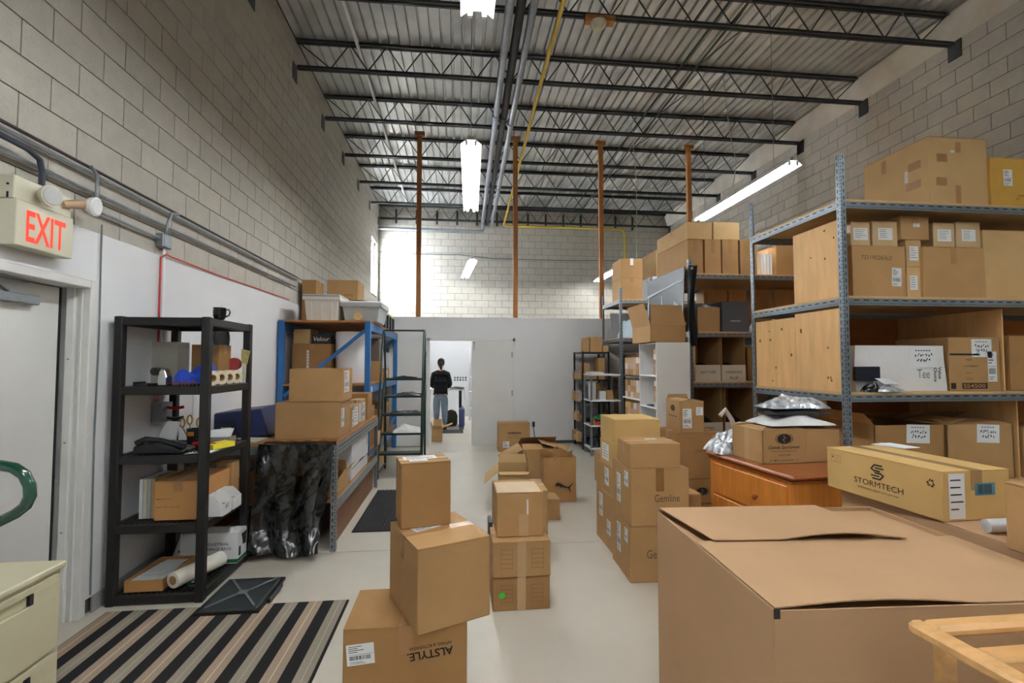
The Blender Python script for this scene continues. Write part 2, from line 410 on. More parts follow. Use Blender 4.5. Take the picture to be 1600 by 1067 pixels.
def courses(a0, a1, z0, z1, fn, hole=None):
    out = []; k = 0; z = z0
    while z < z1-.02:
        ht = min(CH, z1-z); a = a0 - (BL/2 if k % 2 else 0)
        while a < a1-.02:
            s, e = max(a, a0), min(a+BL, a1)
            segs = [(s, e)]
            if hole and z+ht/2 > hole[2] and z+ht/2 < hole[3]:
                segs = [q for q in ((s, min(e, hole[0])), (max(s, hole[1]), e)) if q[1]-q[0] > .02]
            for s, e in segs: out.append((fn((s+e)/2, z+ht/2), e-s, ht))
            a += BL
        z += CH; k += 1
    return out
eye = Vector((0,0,EYE))
kd = lambda q: (q[0]-eye).length + (100 if (q[0]-eye).normalized().dot(FW) < .5 else 0)
blocks(wall_left, courses(.4, YB, PT, ZD, lambda a, z: Vector((XL-.006, a, z)), (WY0, WY1, WZ0, WZ1)), lambda l, h: (.012, l, h), kd)
kr = lambda q: (q[0]-eye).length + (100 if q[0].y < 4.3 or q[0].z < 2.6 else 0)
blocks(wall_right, courses(2.0, YB, 0, ZD, lambda a, z: Vector((XR+.006, a, z))), lambda l, h: (.012, l, h), kr)
kb = lambda q: abs(q[0].x-.6) + abs(q[0].z-4)
blocks(wall_back, courses(XL, XR, PT, ZD, lambda a, z: Vector((a, YB+.006, z))), lambda l, h: (l, .012, h), kb)
struct('wall_left_panel', M().box(XL, DY1, .1, XL+.02, 9.6, PT).box(XL, DY0, DZ, XL+.02, DY1, PT).box(XL, YF, .1, XL+.02, DY0, PT), DRY, bevel=.003)
struct('wall_back_panel', M().box(XL, YB-.02, 0, XR, YB, PT), DRY)
for a, b in ((DY1+.05, 9.6), (9.72, YB-.02)): struct('baseboard_left', M().box(XL+.02 if a < 9 else XL, a, 0, XL+.03 if a < 9 else XL+.012, b, .1), mat('grey_vinyl_base', (150,150,150), .6))
struct('wall_left_office_panel', M().box(XL, 9.72, 0, XL+.015, YB, PT), DRY)
# bond beam band under the right of the deck
struct('trim_1', M().prism([(XR, YF, 5.86), (XR-.10, YF, 6.22), (XR, YF, 6.22)], (0, YB-YF, 0)), mat('parging', (206,200,188), .9, noise=.12, nscale=3))
# roof deck: fluted sheets
ceiling = struct('ceiling', M().box(XL-.2, YF-.2, ZD+.07, XR+.2, YB+.2, ZD+.15), JOIST)
x = XL - .02
while x < XR:
    m = M(); prof = []
    for k in range(6):
        a = x + k*.15
        prof += [(a, ZD+.05), (a+.028, ZD+.05), (a+.036, ZD), (a+.142, ZD)]
    prof.append((x+.9, ZD+.05))
    prof = [q for q in prof if q[0] <= XR+.1]
    m.add([(a, YF, b) for a, b in prof] + [(a, YB, b) for a, b in prof], [(i, i+1, len(prof)+i+1, len(prof)+i) for i in range(len(prof)-1)])
    part('deck_sheet', m, DECK, ceiling); x += .9
# open web joists
ORD = ['first', 'second', 'third', 'fourth', 'fifth', 'sixth', 'seventh', 'eighth', 'ninth', 'tenth', 'eleventh', 'twelfth']
JY = [14.5, 13.08, 11.6, 10.1, 8.6, 7.127, 5.65, 4.17, 2.69, 1.21, -.27, -1.75]
web = {}
def vbar(x0, z0, x1, z1, y): return M().cyl((x0, y, z0), (x1, y, z1), .009, n=6)
for i, y in enumerate(JY):
    t = thing('steel_joist', f'grey open web steel roof joist, {ORD[i]} counted from the back wall', 'joist', ((XL+XR)/2, y, 5.78), 0, 'steel roof joists')
    m = M()
    for s in (-1, 1): m.box(XL+.02, y+s*.012, 6.19, XR-.12, y+s*.05, 6.198).box(XL+.02, y+s*.012, 6.198, XR-.12, y+s*.018, 6.245)
    part('top_chord', m, JOIST, t)
    m = M()
    for s in (-1, 1): m.box(XL+.04, y+s*.012, 5.80, XR-.04, y+s*.045, 5.807).box(XL+.04, y+s*.012, 5.807, XR-.04, y+s*.018, 5.85)
    part('bottom_chord', m, JOIST, t)
    n = 15; st = (XR-XL-1.0)/n
    for k in range(n):
        a = XL+.5+k*st
        for x0, z0, x1, z1 in ((a, 5.83, a+st/2, 6.21), (a+st/2, 6.21, a+st, 5.83)):
            part('web_rod', vbar(x0, z0, x1, z1, y), JOIST, t)
    part('web_rod', vbar(XL+.04, 6.2, XL+.5, 5.83, y), JOIST, t); part('web_rod', vbar(XR-.12, 6.2, XR-.5, 5.83, y), JOIST, t)
    for xx in (XL+.004, XR-.012): part('bearing_plate', M().box(xx, y-.09, 5.62, xx+.008, y+.09, 5.86), JOIST, t)
for zz, nm in ((6.17, 'upper'), (5.86, 'lower')):
    m = M()
    for i in range(len(JY)-1): m.bar((3.4, JY[i], zz), (3.4, JY[i+1], zz if i % 2 else zz), .035, .006)
    solo('bridging_bar', m, JOIST, f'long {nm} steel bridging bar running across the joists right of the gas pipe', 'steel bar', 'bridging bars')
m = M()
for i in range(1, 8):
    a, b = JY[i], JY[i+1] if i+1 < len(JY) else 0
    m.cyl((3.62, a, 6.17), (3.62, b, 5.86), .009, n=5)
solo('cross_bridging', m, JOIST, 'thin diagonal cross bridging rods between the joists beside the bridging bars', 'steel rod')
# clips on top of the back wall
for i, xx in enumerate([-1.85, -1.25, -.65, -.05, .55, 1.15, 1.65, 2.1, 2.65, 3.2, 3.75, 4.3, 4.85, 5.4]):
    solo('steel_clip', M().box(xx-.03, YB-.03, 5.72, xx+.03, YB-.002, 5.73).box(xx-.03, YB-.03, 5.73, xx-.022, YB-.002, 6.15).box(xx+.022, YB-.03, 5.73, xx+.03, YB-.002, 6.15).box(xx-.022, YB-.012, 5.73, xx+.022, YB-.002, 6.15), JOIST,
         f'dark steel clip topping the back block wall, {ORD[i] if i < 12 else ["thirteenth","fourteenth"][i-12]} from the window', 'clip', 'steel clips on the back wall')
# window
wn = struct('window_1', M().box(XL-.16, WY0, WZ0, XL-.10, WY0+.05, WZ1).box(XL-.16, WY1-.05, WZ0, XL-.10, WY1, WZ1).box(XL-.16, WY0+.05, WZ0, XL-.10, WY1-.05, WZ0+.05).box(XL-.16, WY0+.05, WZ1-.05, XL-.10, WY1-.05, WZ1), WHITEM)
g = mat('window_glass', (255,255,255), .0, trans=1.0)
g.node_tree.nodes['Principled BSDF'].inputs['IOR'].default_value = 1.02
part('pane', M().box(XL-.135, WY0+.05, WZ0+.05, XL-.13, WY1-.05, WZ1-.05), g, wn)
part('mullion', M().box(XL-.15, WY0+.05, 4.72, XL-.11, WY1-.05, 4.76), WHITEM, wn)
# partition with the double door
PY0, PY1, DX0, DX1, DH = 9.6, 9.72, -.545, 1.07, 2.02
pt = M()
for a in ((XL, 0, DX0, PT+.04), (DX0, DH, DX1, PT+.04), (DX1, 0, XR, PT+.04)): pt.box(a[0], PY0, a[1], a[2], PY1, a[3])
struct('wall_partition', pt, DRY)
struct('trim_2', M().box(DX0-.05, PY0-.015, 0, DX0, PY0-.001, DH+.05).box(DX1, PY0-.015, 0, DX1+.05, PY0-.001, DH+.05).box(DX0-.05, PY0-.015, DH, DX1+.05, PY0-.001, DH+.05), DOORW)
struct('trim_3', M().box(DX1+.05, PY0-.012, 0, XR, PY0-.001, .06), mat('dark_vinyl', (88,88,90), .6))
def door_leaf(name, x0, x1, y, knob, hinge):
    d = struct(name, M().box(x0, y-.04, .012, x1, y, DH-.01), DOORW, bevel=.003)
    if knob is not None: part('door_handle', M().lathe([(.026,0),(.026,.01),(.01,.012),(.01,.035),(.026,.045),(.03,.06),(.02,.07)], (knob, y-.04, .98), 12, (0,-1,0)), STEEL, d, smooth=True)
    for z in (.25, 1.0, 1.75): part('hinge', M().box(hinge-.012, y-.052, z-.05, hinge+.012, y-.04, z+.05), STEEL, d)
    return d
d = door_leaf('door_1', .262, 1.065, PY0-.02, None, 1.05)
part('flush_bolt', M().box(.30, PY0-.068, 1.84, .315, PY0-.06, 2.0).box(.285, PY0-.068, 1.97, .33, PY0-.06, 2.0), STEEL, d)
door_leaf('door_2', DX0-.77, DX0-.06, PY0-.08, DX0-.62, DX0-.07)
# timber posts from the partition to the joists
for i, xx in enumerate((-.78, 1.13, 2.90, 4.80)):
    t = thing('timber_post', f'orange timber post above the partition, {["left of the hanging lights", "beside the yellow gas pipe", "in front of the short far light", "behind the tall carton pile of the middle rack"][i]}', 'post', (xx, 9.66, PT+.04), 0, 'timber posts on the partition')
    part('shaft', M().box(xx-.045, 9.62, PT+.041, xx+.005, 9.70, 6.08).box(xx+.006, 9.625, PT+.041, xx+.045, 9.695, 6.08), POSTW, t)
    part('head_block', M().box(xx-.10, 9.61, 6.081, xx+.10, 9.71, 6.16), POSTW, t, bevel=.004)
# exit door in the left wall
fr = M()
for a in ((DY0, 0, DY0+.05, DZ), (DY1-.05, 0, DY1, DZ)): fr.box(XL-.169, a[0], a[1], XL+.025, a[2], a[3])
fr.box(XL-.17, DY0+.05, DZ-.05, XL+.025, DY1-.05, DZ)
fr.box(XL-.10, DY1-.075, 0, XL-.05, DY1-.05, DZ-.05).box(XL-.03, DY1-.06, 0, XL-.015, DY1-.05, DZ-.05)
struct('trim_4', fr, DOORW, bevel=.004)
ed = struct('door_3', M().box(XL-.165, DY0+.055, .012, XL-.12, DY1-.10, DZ-.055), DOORW, bevel=.003)
part('weather_strip', M().box(XL-.16, DY1-.099, 0, XL-.118, DY1-.085, DZ-.053).box(XL-.16, DY0+.055, DZ-.0545, XL-.118, DY1-.1, DZ-.0505), SLOT, ed)
cl = part('door_closer', M().box(XL-.118, 2.86, 1.93, XL-.07, 3.12, 1.985), STEEL, ed, bevel=.006)
part('closer_arm', M().bar((XL-.09, 2.93, 1.99), (XL-.03, 2.72, 2.055), .022, .008).bar((XL-.03, 2.72, 2.05), (XL-.09, 3.05, 2.055), .022, .008), STEEL, cl)
for i, z in enumerate((.55, 1.1, 1.62)): part('screw', M().cyl((XL-.075, DY1-.0745, z), (XL-.075, DY1-.080, z), .006, n=8), STEEL, bpy.data.objects['trim_4'])

# ------------------------------------------------------------------ lights
def strip_light(x, y0, y1, z, label, dx=0):
    t = thing('strip_light', label, 'light fixture', (x, (y0+y1)/2, z), 0, 'hanging fluorescent strip lights')
    sk = dx/(y1-y0)
    def X(y): return x + (y-(y0+y1)/2)*sk
    hw = .085
    hw = .115
    b = M()
    for a, q in (((-.03,.10),(.03,.10)), ((.03,.10),(.05,.055)), ((.05,.055),(hw,.005)), ((-.05,.055),(-.03,.10)), ((-hw,.005),(-.05,.055)), ((-.05,.055),(.05,.055))):
        b.prism([(X(y0)+a[0], y0, z+a[1]), (X(y0)+q[0], y0, z+q[1]), (X(y0)+q[0]+.001, y0, z+q[1]+.006), (X(y0)+a[0]+.001, y0, z+a[1]+.006)], (dx, y1-y0, 0))
    part('reflector_housing', b, WHITEM, t)
    for s in (-1, 1):
        part('fluorescent_tube', M().cyl((X(y0+.05)+s*.05, y0+.05, z+.02), (X(y1-.05)+s*.05, y1-.05, z+.02), .019, n=8), TUBEM, t, label='glowing white tube')
    for y in (y0, y1-.03):
        for s in (-1, 1): part('lamp_holder', M().obox((X(y)+s*.05, y+.015, z+.025), (.03, .03, .05)), WHITEM, t)
    for y in (y0+.25, y1-.25):
        if min(abs(y-q) for q in JY) < .07: y += .12
        part('hanger_wire', M().cyl((X(y), y, z+.10), (X(y), y, 6.30), .004, n=5), STEEL, t)
strip_light(.12, .92, 3.33, 4.0, 'hanging strip light cut by the top of the picture, nearest above the aisle')
strip_light(.16, 5.32, 7.75, 4.0, 'long hanging strip light in the middle of the aisle beside the silver pipes', .06)
strip_light(.25, 11.55, 14.0, 4.0, 'small far strip light hanging before the back block wall', -.16)
strip_light(4.05, 5.45, 7.85, 4.0, 'long strip light hanging over the racks before the right block wall')
strip_light(4.1, 12.3, 14.2, 4.0, 'short far strip light seen behind the cartons of the far rack')
strip_light(4.05, -.8, 1.6, 4.0, 'added unseen strip light to the right of the viewer, brightening the near side')  # added lamp, hung out of view for the light it gives
strip_light(.12, -2.6, -.2, 4.0, 'strip light behind the viewer over the aisle')

# ------------------------------------------------------------------ pipes and conduits
def run(name, pts, r, mt, label, cat, group=None, n=10): return solo(name, M().tube(pts, r, n), mt, label, cat, group, smooth=True)
def arc3(a, b, c, r=.15, n=5):
    a, b, c = Vector(a), Vector(b), Vector(c); p = b+(a-b).normalized()*r; q = b+(c-b).normalized()*r
    return [(p*(1-t)**2 + b*2*t*(1-t) + q*t*t) for t in [i/n for i in range(n+1)]]
def pipe_thing(x0, x1, z, r, label, tail=None, mt=STEEL):
    t = thing('steel_pipe', label, 'pipe', (x0, YF+.05, z), 0, 'silver pipes under the joists')
    p = [(x0, YF+.05, z), (x1, 14.25, z)] + (tail or [])
    part('pipe_run', M().tube(p, r, 12), mt, t, smooth=True)
    for y in (1.2, 4.3, 7.3, 10.4, 13.3):
        xx = x0+(x1-x0)*(y-YF)/(14.25-YF); part('coupling', M().cyl((xx, y+x0, z), (xx, y+x0+.09, z), r*1.18, n=12), mt, t, smooth=True)
    return t
pipe_thing(.43, .69, 5.60, .05, 'left silver pipe under the joists, bending along the back wall', [(.71, 14.34, 5.60), (.71, 14.40, 5.55), (.70, 14.40, 5.5), (.62, 14.40, 5.48), (XL+.02, 14.42, 5.50)])
pipe_thing(.565, .825, 5.66, .056, 'darker middle pipe of the silver pipe bundle under the joists', None, JOIST)
pipe_thing(.70, .96, 5.61, .048, 'right silver pipe of the bundle under the joists')
run('gas_pipe', [(1.08, YF+.05, 5.73), (1.20, 7.2, 5.73), (1.34, 14.3, 5.73), (1.35, 14.42, 5.72), (1.37, 14.45, 5.71), (1.5, 14.47, 5.70), (4.95, 14.47, 5.70), (5.06, 14.48, 5.66), (5.09, 14.48, 5.55), (5.09, 14.48, 4.0)], .03, YEL, 'yellow painted gas pipe running along the ceiling then across the back wall', 'pipe')
run('white_conduit', [(-1.44, 3.0, 6.13), (-1.47, 13.9, 6.13)], .026, WHITEM, 'white conduit under the roof deck near the left wall', 'pipe')
xw = XL+.03
def conduit(y0, y1, z0, z1, r, label, mt=STEEL, x=XL+.032): return run('conduit', [(x, y0, z0), (x, (y0+y1)/2, (z0+z1)/2), (x, y1, z1)], r, mt, label, 'conduit', 'conduits on the left wall', 8)
conduit(YF+.1, 7.3, 2.80, 2.79, .013, 'uppermost thin grey conduit along the left block wall')
conduit(YF+.1, 7.3, 2.835, 2.825, .010, 'dark cable clipped just above the uppermost conduit on the left wall', mat('dark_cable', (70,58,58), .5))
conduit(YF+.1, 7.25, 2.675, 2.68, .013, 'second grey conduit along the left block wall above the drywall')
conduit(3.30, 4.04, 2.575, 2.565, .012, 'short conduit between the emergency lamp head and junction box')
run('flexible_conduit', [(XL+.045, 4.11, 2.612), (XL+.062, 4.10, 2.70), (XL+.066, 4.14, 2.79), (XL+.060, 4.25, 2.812)], .011, STEEL, 'grey flexible conduit curving up from the junction box', 'conduit', 'conduits on the left wall', 8)
run('flexible_conduit', [(XL+.06, 3.33, 2.56), (XL+.06, 3.34, 2.70), (XL+.063, 3.33, 2.79), (XL+.060, 3.28, 2.825)], .011, STEEL, 'grey flexible conduit rising behind the round emergency lamp head', 'conduit', 'conduits on the left wall', 8)
run('flexible_conduit', [(XL+.066, 2.92, 2.565), (XL+.066, 2.92, 2.65), (XL+.066, 2.90, 2.71), (XL+.066, 2.82, 2.735), (XL+.066, 2.3, 2.745)], .015, mat('blue_grey_cable', (62,66,82), .4), 'dark flexible cable rising above the exit sign', 'conduit', 'conduits on the left wall', 8)
jb = solo('junction_box', M().box(XL+.003, 4.05, 2.50, XL+.06, 4.17, 2.61), STEEL, 'square steel junction box on the left wall under the conduits', 'electrical box', bevel=.006)
part('cover', M().box(XL+.06, 4.058, 2.508, XL+.064, 4.162, 2.602), STEEL, jb)
run('conduit', [(XL+.035, 4.11, 2.495), (XL+.035, 4.11, 1.42)], .010, WHITEM, 'white conduit dropping from the junction box behind the black shelf', 'conduit', 'conduits on the left wall', 8)
run('red_wire', [(XL+.03, 7.0, 2.46), (XL+.03, 5.0, 2.445), (XL+.04, 4.2, 2.45), (XL+.056, 4.11, 2.45), (XL+.04, 4.06, 2.42), (XL+.04, 4.06, 1.9), (XL+.035, 4.07, 1.30)], .007, RED, 'red wire along the top of the white panel, dropping beside the white conduit', 'wire')
run('wall_cable', [(XL+.028, 3.44, 2.5), (XL+.028, 3.45, 1.8), (XL+.028, 3.44, 1.1), (XL+.028, 3.455, .12)], .005, mat('grey_cable', (120,128,128), .6), 'thin grey cable down the white wall right of the exit door', 'cable')
run('wall_cable', [(XL+.01, 14.5, 4.85), (XL+.3, 14.62, 4.8), (0, 14.62, 4.82), (1.0, 14.62, 4.72), (3.2, 14.62, 4.72), (5.0, 14.62, 4.75)], .015, mat('grey_cable'  , (120,128,128), .6), 'thin grey cable sagging across the back block wall', 'cable')
run('hanging_cord', [(3.32, 9.0, 6.30), (3.42, 9.05, 5.2), (3.45, 9.1, 4.6), (3.40, 9.0, 4.1), (3.25, 8.6, 3.5)], .006, mat('pale_cord', (200,196,186), .6), 'pale cord hanging from the joists over the far rack', 'cord')
run('hanging_cord', [(4.3, 7.4, 6.30), (4.33, 7.3, 5.3), (4.25, 7.0, 4.7), (4.12, 6.9, 4.12)], .006, mat('pale_cord', (200,196,186), .6), 'pale cord hanging down to the long right strip light', 'cord')
# smoke alarm on an orange block
sb = P(936, 30, Y=5.6)
t = thing('heat_detector', 'round cream heat detector on an orange wood block under the nearest joist', 'detector', (sb.x, 5.65, 5.70))
part('wood_block', M().box(sb.x-.16, 5.585, 5.735, sb.x+.20, 5.70, 5.80), POSTW, t)
part('body', M().lathe([(.10,.0),(.10,.02),(.085,.05),(.055,.07),(.05,.085)], (sb.x, 5.64, 5.735), 18, (0,-.0,-1)), CREAM, t, smooth=True)

# ------------------------------------------------------------------ exit sign with emergency lamps
t = thing('exit_sign', 'cream exit sign with red letters and emergency lamp heads above the left door', 'exit sign', (XL+.02, 2.91, 2.20))
sx = XL+.021
part('sign_box', M().box(sx, 2.72, 2.20, sx+.09, 3.09, 2.435), CREAM, t, bevel=.004)
part('battery_box', M().box(sx, 2.72, 2.438, sx+.075, 3.09, 2.56), CREAM, t, bevel=.004)
m = M(); put_text(m, 'EXIT', (sx+.0915, 2.905, 2.312), (0,1,0), (0,0,1),   .255, .165, .018)
part('lettering', m, REDL, t, label='red EXIT letters')
part('slot', M().box(sx+.04, 2.7185, 2.44, sx+.05, 2.7205, 2.47), SLOT, t); part('test_button', M().cyl((sx+.045, 2.7205, 2.51), (sx+.045, 2.717, 2.51), .006), SLOT, t)
for i, (yy, zz, ax) in enumerate(((2.87, 2.50, (1,-.25,-.1)), (3.19, 2.545, (1,.1,-.12)))):
    h = part('lamp_head', M().lathe([(.018,-.07),(.028,-.055),(.05,-.02),(.057,.0),(.057,.012)], (sx+.13, yy, zz), 16, ax), CREAM if i == 0 else WHITEM, t, smooth=True)
    a = Vector(ax).normalized(); part('lens', M().cyl(Vector((sx+.13, yy, zz))+a*.0125, Vector((sx+.13, yy, zz))+a*.017, .05, .046, 16), GLASSM if i == 0 else WHITEM, h, smooth=True)
part('lamp_arm', M().cyl((sx+.075, 3.02, 2.50), (sx+.10, 3.17, 2.55), .022, .03, 10), mat('tan_plastic', (190,160,130), .5), t, smooth=True); part('lamp_arm', M().cyl((sx+.02, 2.87, 2.5), (sx+.08, 2.87, 2.5), .02, n=10), mat('tan_plastic', (190,160,130), .5), t, smooth=True)

# ------------------------------------------------------------------ entry: mats, file cabinet, hand truck
def striped():
    m = bpy.data.materials.new('striped_mat'); m.use_nodes = True; nt = m.node_tree; N = nt.nodes; L = nt.links; b = N['Principled BSDF']
    tc = N.new('ShaderNodeTexCoord'); sp = N.new('ShaderNodeSeparateXYZ'); L.new(tc.outputs['Object'], sp.inputs[0])
    a = N.new('ShaderNodeMath'); a.operation = 'MULTIPLY_ADD'; a.inputs[1].default_value = 1/.31; a.inputs[2].default_value = 10.12; L.new(sp.outputs[0], a.inputs[0])
    fr = N.new('ShaderNodeMath'); fr.operation = 'FRACT'; L.new(a.outputs[0], fr.inputs[0])
    cr = N.new('ShaderNodeValToRGB'); cr.color_ramp.interpolation = 'CONSTANT'; e = cr.color_ramp.elements
    cols = [(0,(44,42,43)),(.23,(150,140,126)),(.36,(172,164,150)),(.38,(150,140,126)),(.49,(44,42,43)),(.71,(164,144,126)),(.845,(206,188,166)),(.865,(164,144,126))]
    e[0].position = 0; e[0].color = srgb(*cols[0][1]); e[1].position = cols[1][0]; e[1].color = srgb(*cols[1][1])
    for p, q in cols[2:]: n = e.new(p); n.color = srgb(*q)
    L.new(fr.outputs[0], cr.inputs[0])
    nz = N.new('ShaderNodeTexNoise'); nz.inputs['Scale'].default_value = 220; L.new(tc.outputs['Object'], nz.inputs['Vector'])
    mx = N.new('ShaderNodeMix'); mx.data_type = 'RGBA'; mx.blend_type = 'OVERLAY'; mx.inputs[0].default_value = .45; L.new(cr.outputs[0], mx.inputs[6]); L.new(nz.outputs[0], mx.inputs[7])
    L.new(mx.outputs[2], b.inputs['Base Color']); b.inputs['Roughness'].default_value = .95; b.inputs['Specular IOR Level'].default_value = .1
    bp = N.new('ShaderNodeBump'); bp.inputs['Strength'].default_value = .5; bp.inputs['Distance'].default_value = .004; L.new(nz.outputs[0], bp.inputs['Height']); L.new(bp.outputs[0], b.inputs['Normal'])
    return m
solo('door_mat', M().box(-2.22, 1.9, .001, -.72, 3.45, .011), striped(), 'brown, grey and black striped door mat on the floor before the black shelf', 'mat')
m = M(); x0, x1, y0, y1 = -.99, -.50, 4.80, 6.30; n = 16; prof = []
for k in range(n):
    a = x0+(x1-x0)*k/n; w = (x1-x0)/n; prof += [(a,.006),(a+w*.2,.016),(a+w*.6,.016),(a+w*.8,.006)]
prof += [(x1,.006),(x1,.001),(x0,.001)]
m.prism([(a, y0, z) for a, z in prof], (0, y1-y0, 0))
solo('rubber_mat', m, RUBBER, 'ribbed black rubber mat on the floor beside the steel workbench', 'mat')

t = thing('file_cabinet', 'beige metal lateral file cabinet in the lower corner by the exit door', 'cabinet', (-2.0, 1.6, 0))
fx, cy0, cy1 = -1.735, .9, 2.40
part('cabinet_body', M().box(-2.2, cy0, .02, fx, cy1, .70), BEIGE, t, bevel=.004)
part('top_panel', M().box(-2.21, cy0-.005, .7005, fx+.02, cy1+.005, .728), BEIGE, t, bevel=.006)
for i, (z0, z1) in enumerate(((.375, .685), (.05, .355))):
    d_ = part('drawer', M().box(fx+.001, cy0+.01, z0, fx+.018, cy1-.035, z1-.075).box(fx+.001, cy0+.01, z1-.025, fx+.018, cy1-.035, z1).box(fx+.001, cy0+.01, z1-.075, fx+.018, cy0+.3, z1-.025).box(fx+.001, cy1-.16, z1-.075, fx+.018, cy1-.035, z1-.025).box(fx+.001, cy0+.3, z1-.075, fx+.004, cy1-.16, z1-.025), BEIGE, t, bevel=.002)
    part('handle_recess', M().box(fx+.004, cy1-.178, z1-.07, fx+.0175, cy1-.1605, z1-.03), SLOT, d_)
    part('label_holder', M().box(fx+.0042, cy1-.62, z1-.07, fx+.010, cy1-.45, z1-.03), mat('orange_card', (186,110,40), .6), d_) if i == 0 else part('lock', M().cyl((fx+.018, cy1-.55, z1-.05), (fx+.026, cy1-.55, z1-.05), .014, n=12), CHROME, d_)
# green hand truck, only its loop handle shows
t = thing('hand_truck', 'dark green tubular hand truck handle looping in beside the exit door', 'hand truck', (-1.75, 1.68, 0))
ha = [P(x, y, Y=1.70) for x, y in ((-70,722),(-30,722),(0,727),(22,731),(38,742),(46,758),(47,775),(40,790),(25,802),(5,812),(-15,822),(-60,838))]
b0, b1 = ha[0], ha[-1]
part('loop_handle', M().tube(ha, .0165, 12), GREENM, t, smooth=True)
for i, q in enumerate((b0, b1)):
    yy = 1.70 + (.0 if i == 0 else -.0)
x_ = b0.x+.004
part('frame', M().tube([(x_, 1.70, b0.z+.002), (x_-.03, 1.70, b0.z-.05), (x_-.03, 1.70, b1.z+.01), (x_-.03, 1.70, .30), (x_-.03, 1.62, .16)], .0165, 10), GREENM, t, smooth=True)
part('toe_plate', M().box(x_-.14, 1.42, .03, x_+.08, 1.66, .04).box(x_-.14, 1.64, .03, x_+.08, 1.66, .14), GREENM, t)
for s in (-.13, .09): part('wheel', M().cyl((x_+s-.02, 1.72, .10), (x_+s+.02, 1.72, .10), .10, n=20), RUBBER, t, smooth=True)
part('axle', M().cyl((x_-.13, 1.72, .10), (x_+.09, 1.72, .10), .012), STEEL, t)

# ------------------------------------------------------------------ black plastic shelf and what stands on it
SX0, SX1, SY0, SY1 = -2.29, -1.685, 3.53, 4.24
SZ = [.06, .52, .975, 1.435, 1.905]
t = thing('plastic_shelf', 'black plastic five-tier shelving unit standing right of the exit door', 'shelf', ((SX0+SX1)/2, (SY0+SY1)/2, 0))
for x, y in ((SX0,SY0),(SX1-.055,SY0),(SX0,SY1-.055),(SX1-.055,SY1-.055)):
    part('post', M().box(x, y, 0, x+.055, y+.055, 1.91), BLACKP, t, bevel=.006)
for i, z in enumerate(SZ):
    f = M()
    for a in ((SX0+.056, SY0+.004, SX1-.056, SY0+.04), (SX0+.056, SY1-.04, SX1-.056, SY1-.004), (SX0+.004, SY0+.056, SX0+.04, SY1-.056), (SX1-.04, SY0+.056, SX1-.004, SY1-.056)):
        f.box(a[0], a[1], z-.055, a[2], a[3], z)
    s_ = part('shelf_frame', f, BLACKP, t, bevel=.004)
    g = M()
    for k in range(14):
        xx = SX0+.055+k*(SX1-SX0-.11)/13; g.box(xx-.006, SY0+.041, z-.02, xx+.006, SY1-.041, z-.004)
    for k in range(16):
        yy = SY0+.055+k*(SY1-SY0-.11)/15; g.box(SX0+.041, yy-.006, z-.022, SX1-.041, yy+.006, z-.006)
    part('shelf_grid', g, BLACKP, s_, kind='stuff')
T = [z+.001 for z in SZ]
# mug on top
t = thing('mug', 'black ceramic mug on top of the black plastic shelf', 'mug', (-1.72, 3.72, T[4]))
mc = (-1.71, 3.72, T[4])
part('cup', M().lathe([(.026,0),(.034,.004),(.042,.03),(.043,.06),(.040,.078),(.044,.086),(.040,.086),(.036,.06),(.03,.01)], mc, 20), mat('black_glaze', (22,28,28), .2), t, smooth=True)
part('handle', M().tube([(mc[0]+.041, mc[1], mc[2]+.07), (mc[0]+.062, mc[1], mc[2]+.075), (mc[0]+.072, mc[1], mc[2]+.055), (mc[0]+.064, mc[1], mc[2]+.032), (mc[0]+.041, mc[1], mc[2]+.02)], .0055, 8), MATS['black_glaze'], t, smooth=True)
# wall clock
t = thing('wall_clock', 'round black-rimmed wall clock on the white wall behind the black shelf', 'clock', (XL+.02, 5.08, 1.86))
part('rim', M().lathe([(.135,0),(.15,.012),(.15,.03),(.128,.034),(.122,.015)], (XL+.022, 5.08, 1.83), 28, (1,0,0)), BLACKP, t, smooth=True)
part('dial', M().cyl((XL+.023, 5.08, 1.83), (XL+.032, 5.08, 1.83), .124, n=28), PAPER, t)
part('hand', M().bar((XL+.034, 5.08, 1.83), (XL+.034, 5.11, 1.90), .008, .002, (1,0,0)), INK, t); part('hand', M().bar((XL+.034, 5.08, 1.83), (XL+.034, 5.0, 1.80), .006, .002, (1,0,0)), INK, t)
# second shelf: display box, dispenser, tape bags
z = T[3]
solo('small_tray', M().box(-2.20, 3.60, z, -2.11, 3.72, z+.018).box(-2.20, 3.60, z+.018, -2.19, 3.72, z+.03), BLACKM, 'tiny flat black tray on the second shelf by its left post', 'tray')
t = thing('tape_dispenser', 'shiny metal tape dispenser beside the clear acrylic box, second shelf', 'tape dispenser', (-2.05, 3.65, z))
part('stand', M().prism([(-2.085, 3.66, z), (-2.02, 3.66, z), (-2.02, 3.66, z+.06), (-2.035, 3.66, z+.11), (-2.055, 3.66, z+.125), (-2.075, 3.66, z+.10)], (0, .07, 0)), CHROME, t, bevel=.006)
part('roller', M().cyl((-2.10, 3.655, z+.10), (-2.10, 3.735, z+.10), .028, n=14), BLACKP, t, smooth=True)
t = thing('acrylic_box', 'tall clear acrylic display box on the second shelf of the black unit', 'display box', (-2.15, 3.94, z))
AC = mat('acrylic', (205,200,188), .15, alpha=.55, spec=.8)
m = M()
for a in ((-2.24,3.86,-2.06,3.864),(-2.24,4.016,-2.06,4.02),(-2.24,3.864,-2.236,4.016),(-2.064,3.864,-2.06,4.016)): m.box(a[0],a[1],z,a[2],a[3],z+.315)
part('acrylic_wall', m, AC, t); part('divider', M().box(-2.18, 3.866, z, -2.176, 4.014, z+.31), AC, t); part('divider', M().box(-2.12, 3.866, z, -2.116, 4.014, z+.31), AC, t)
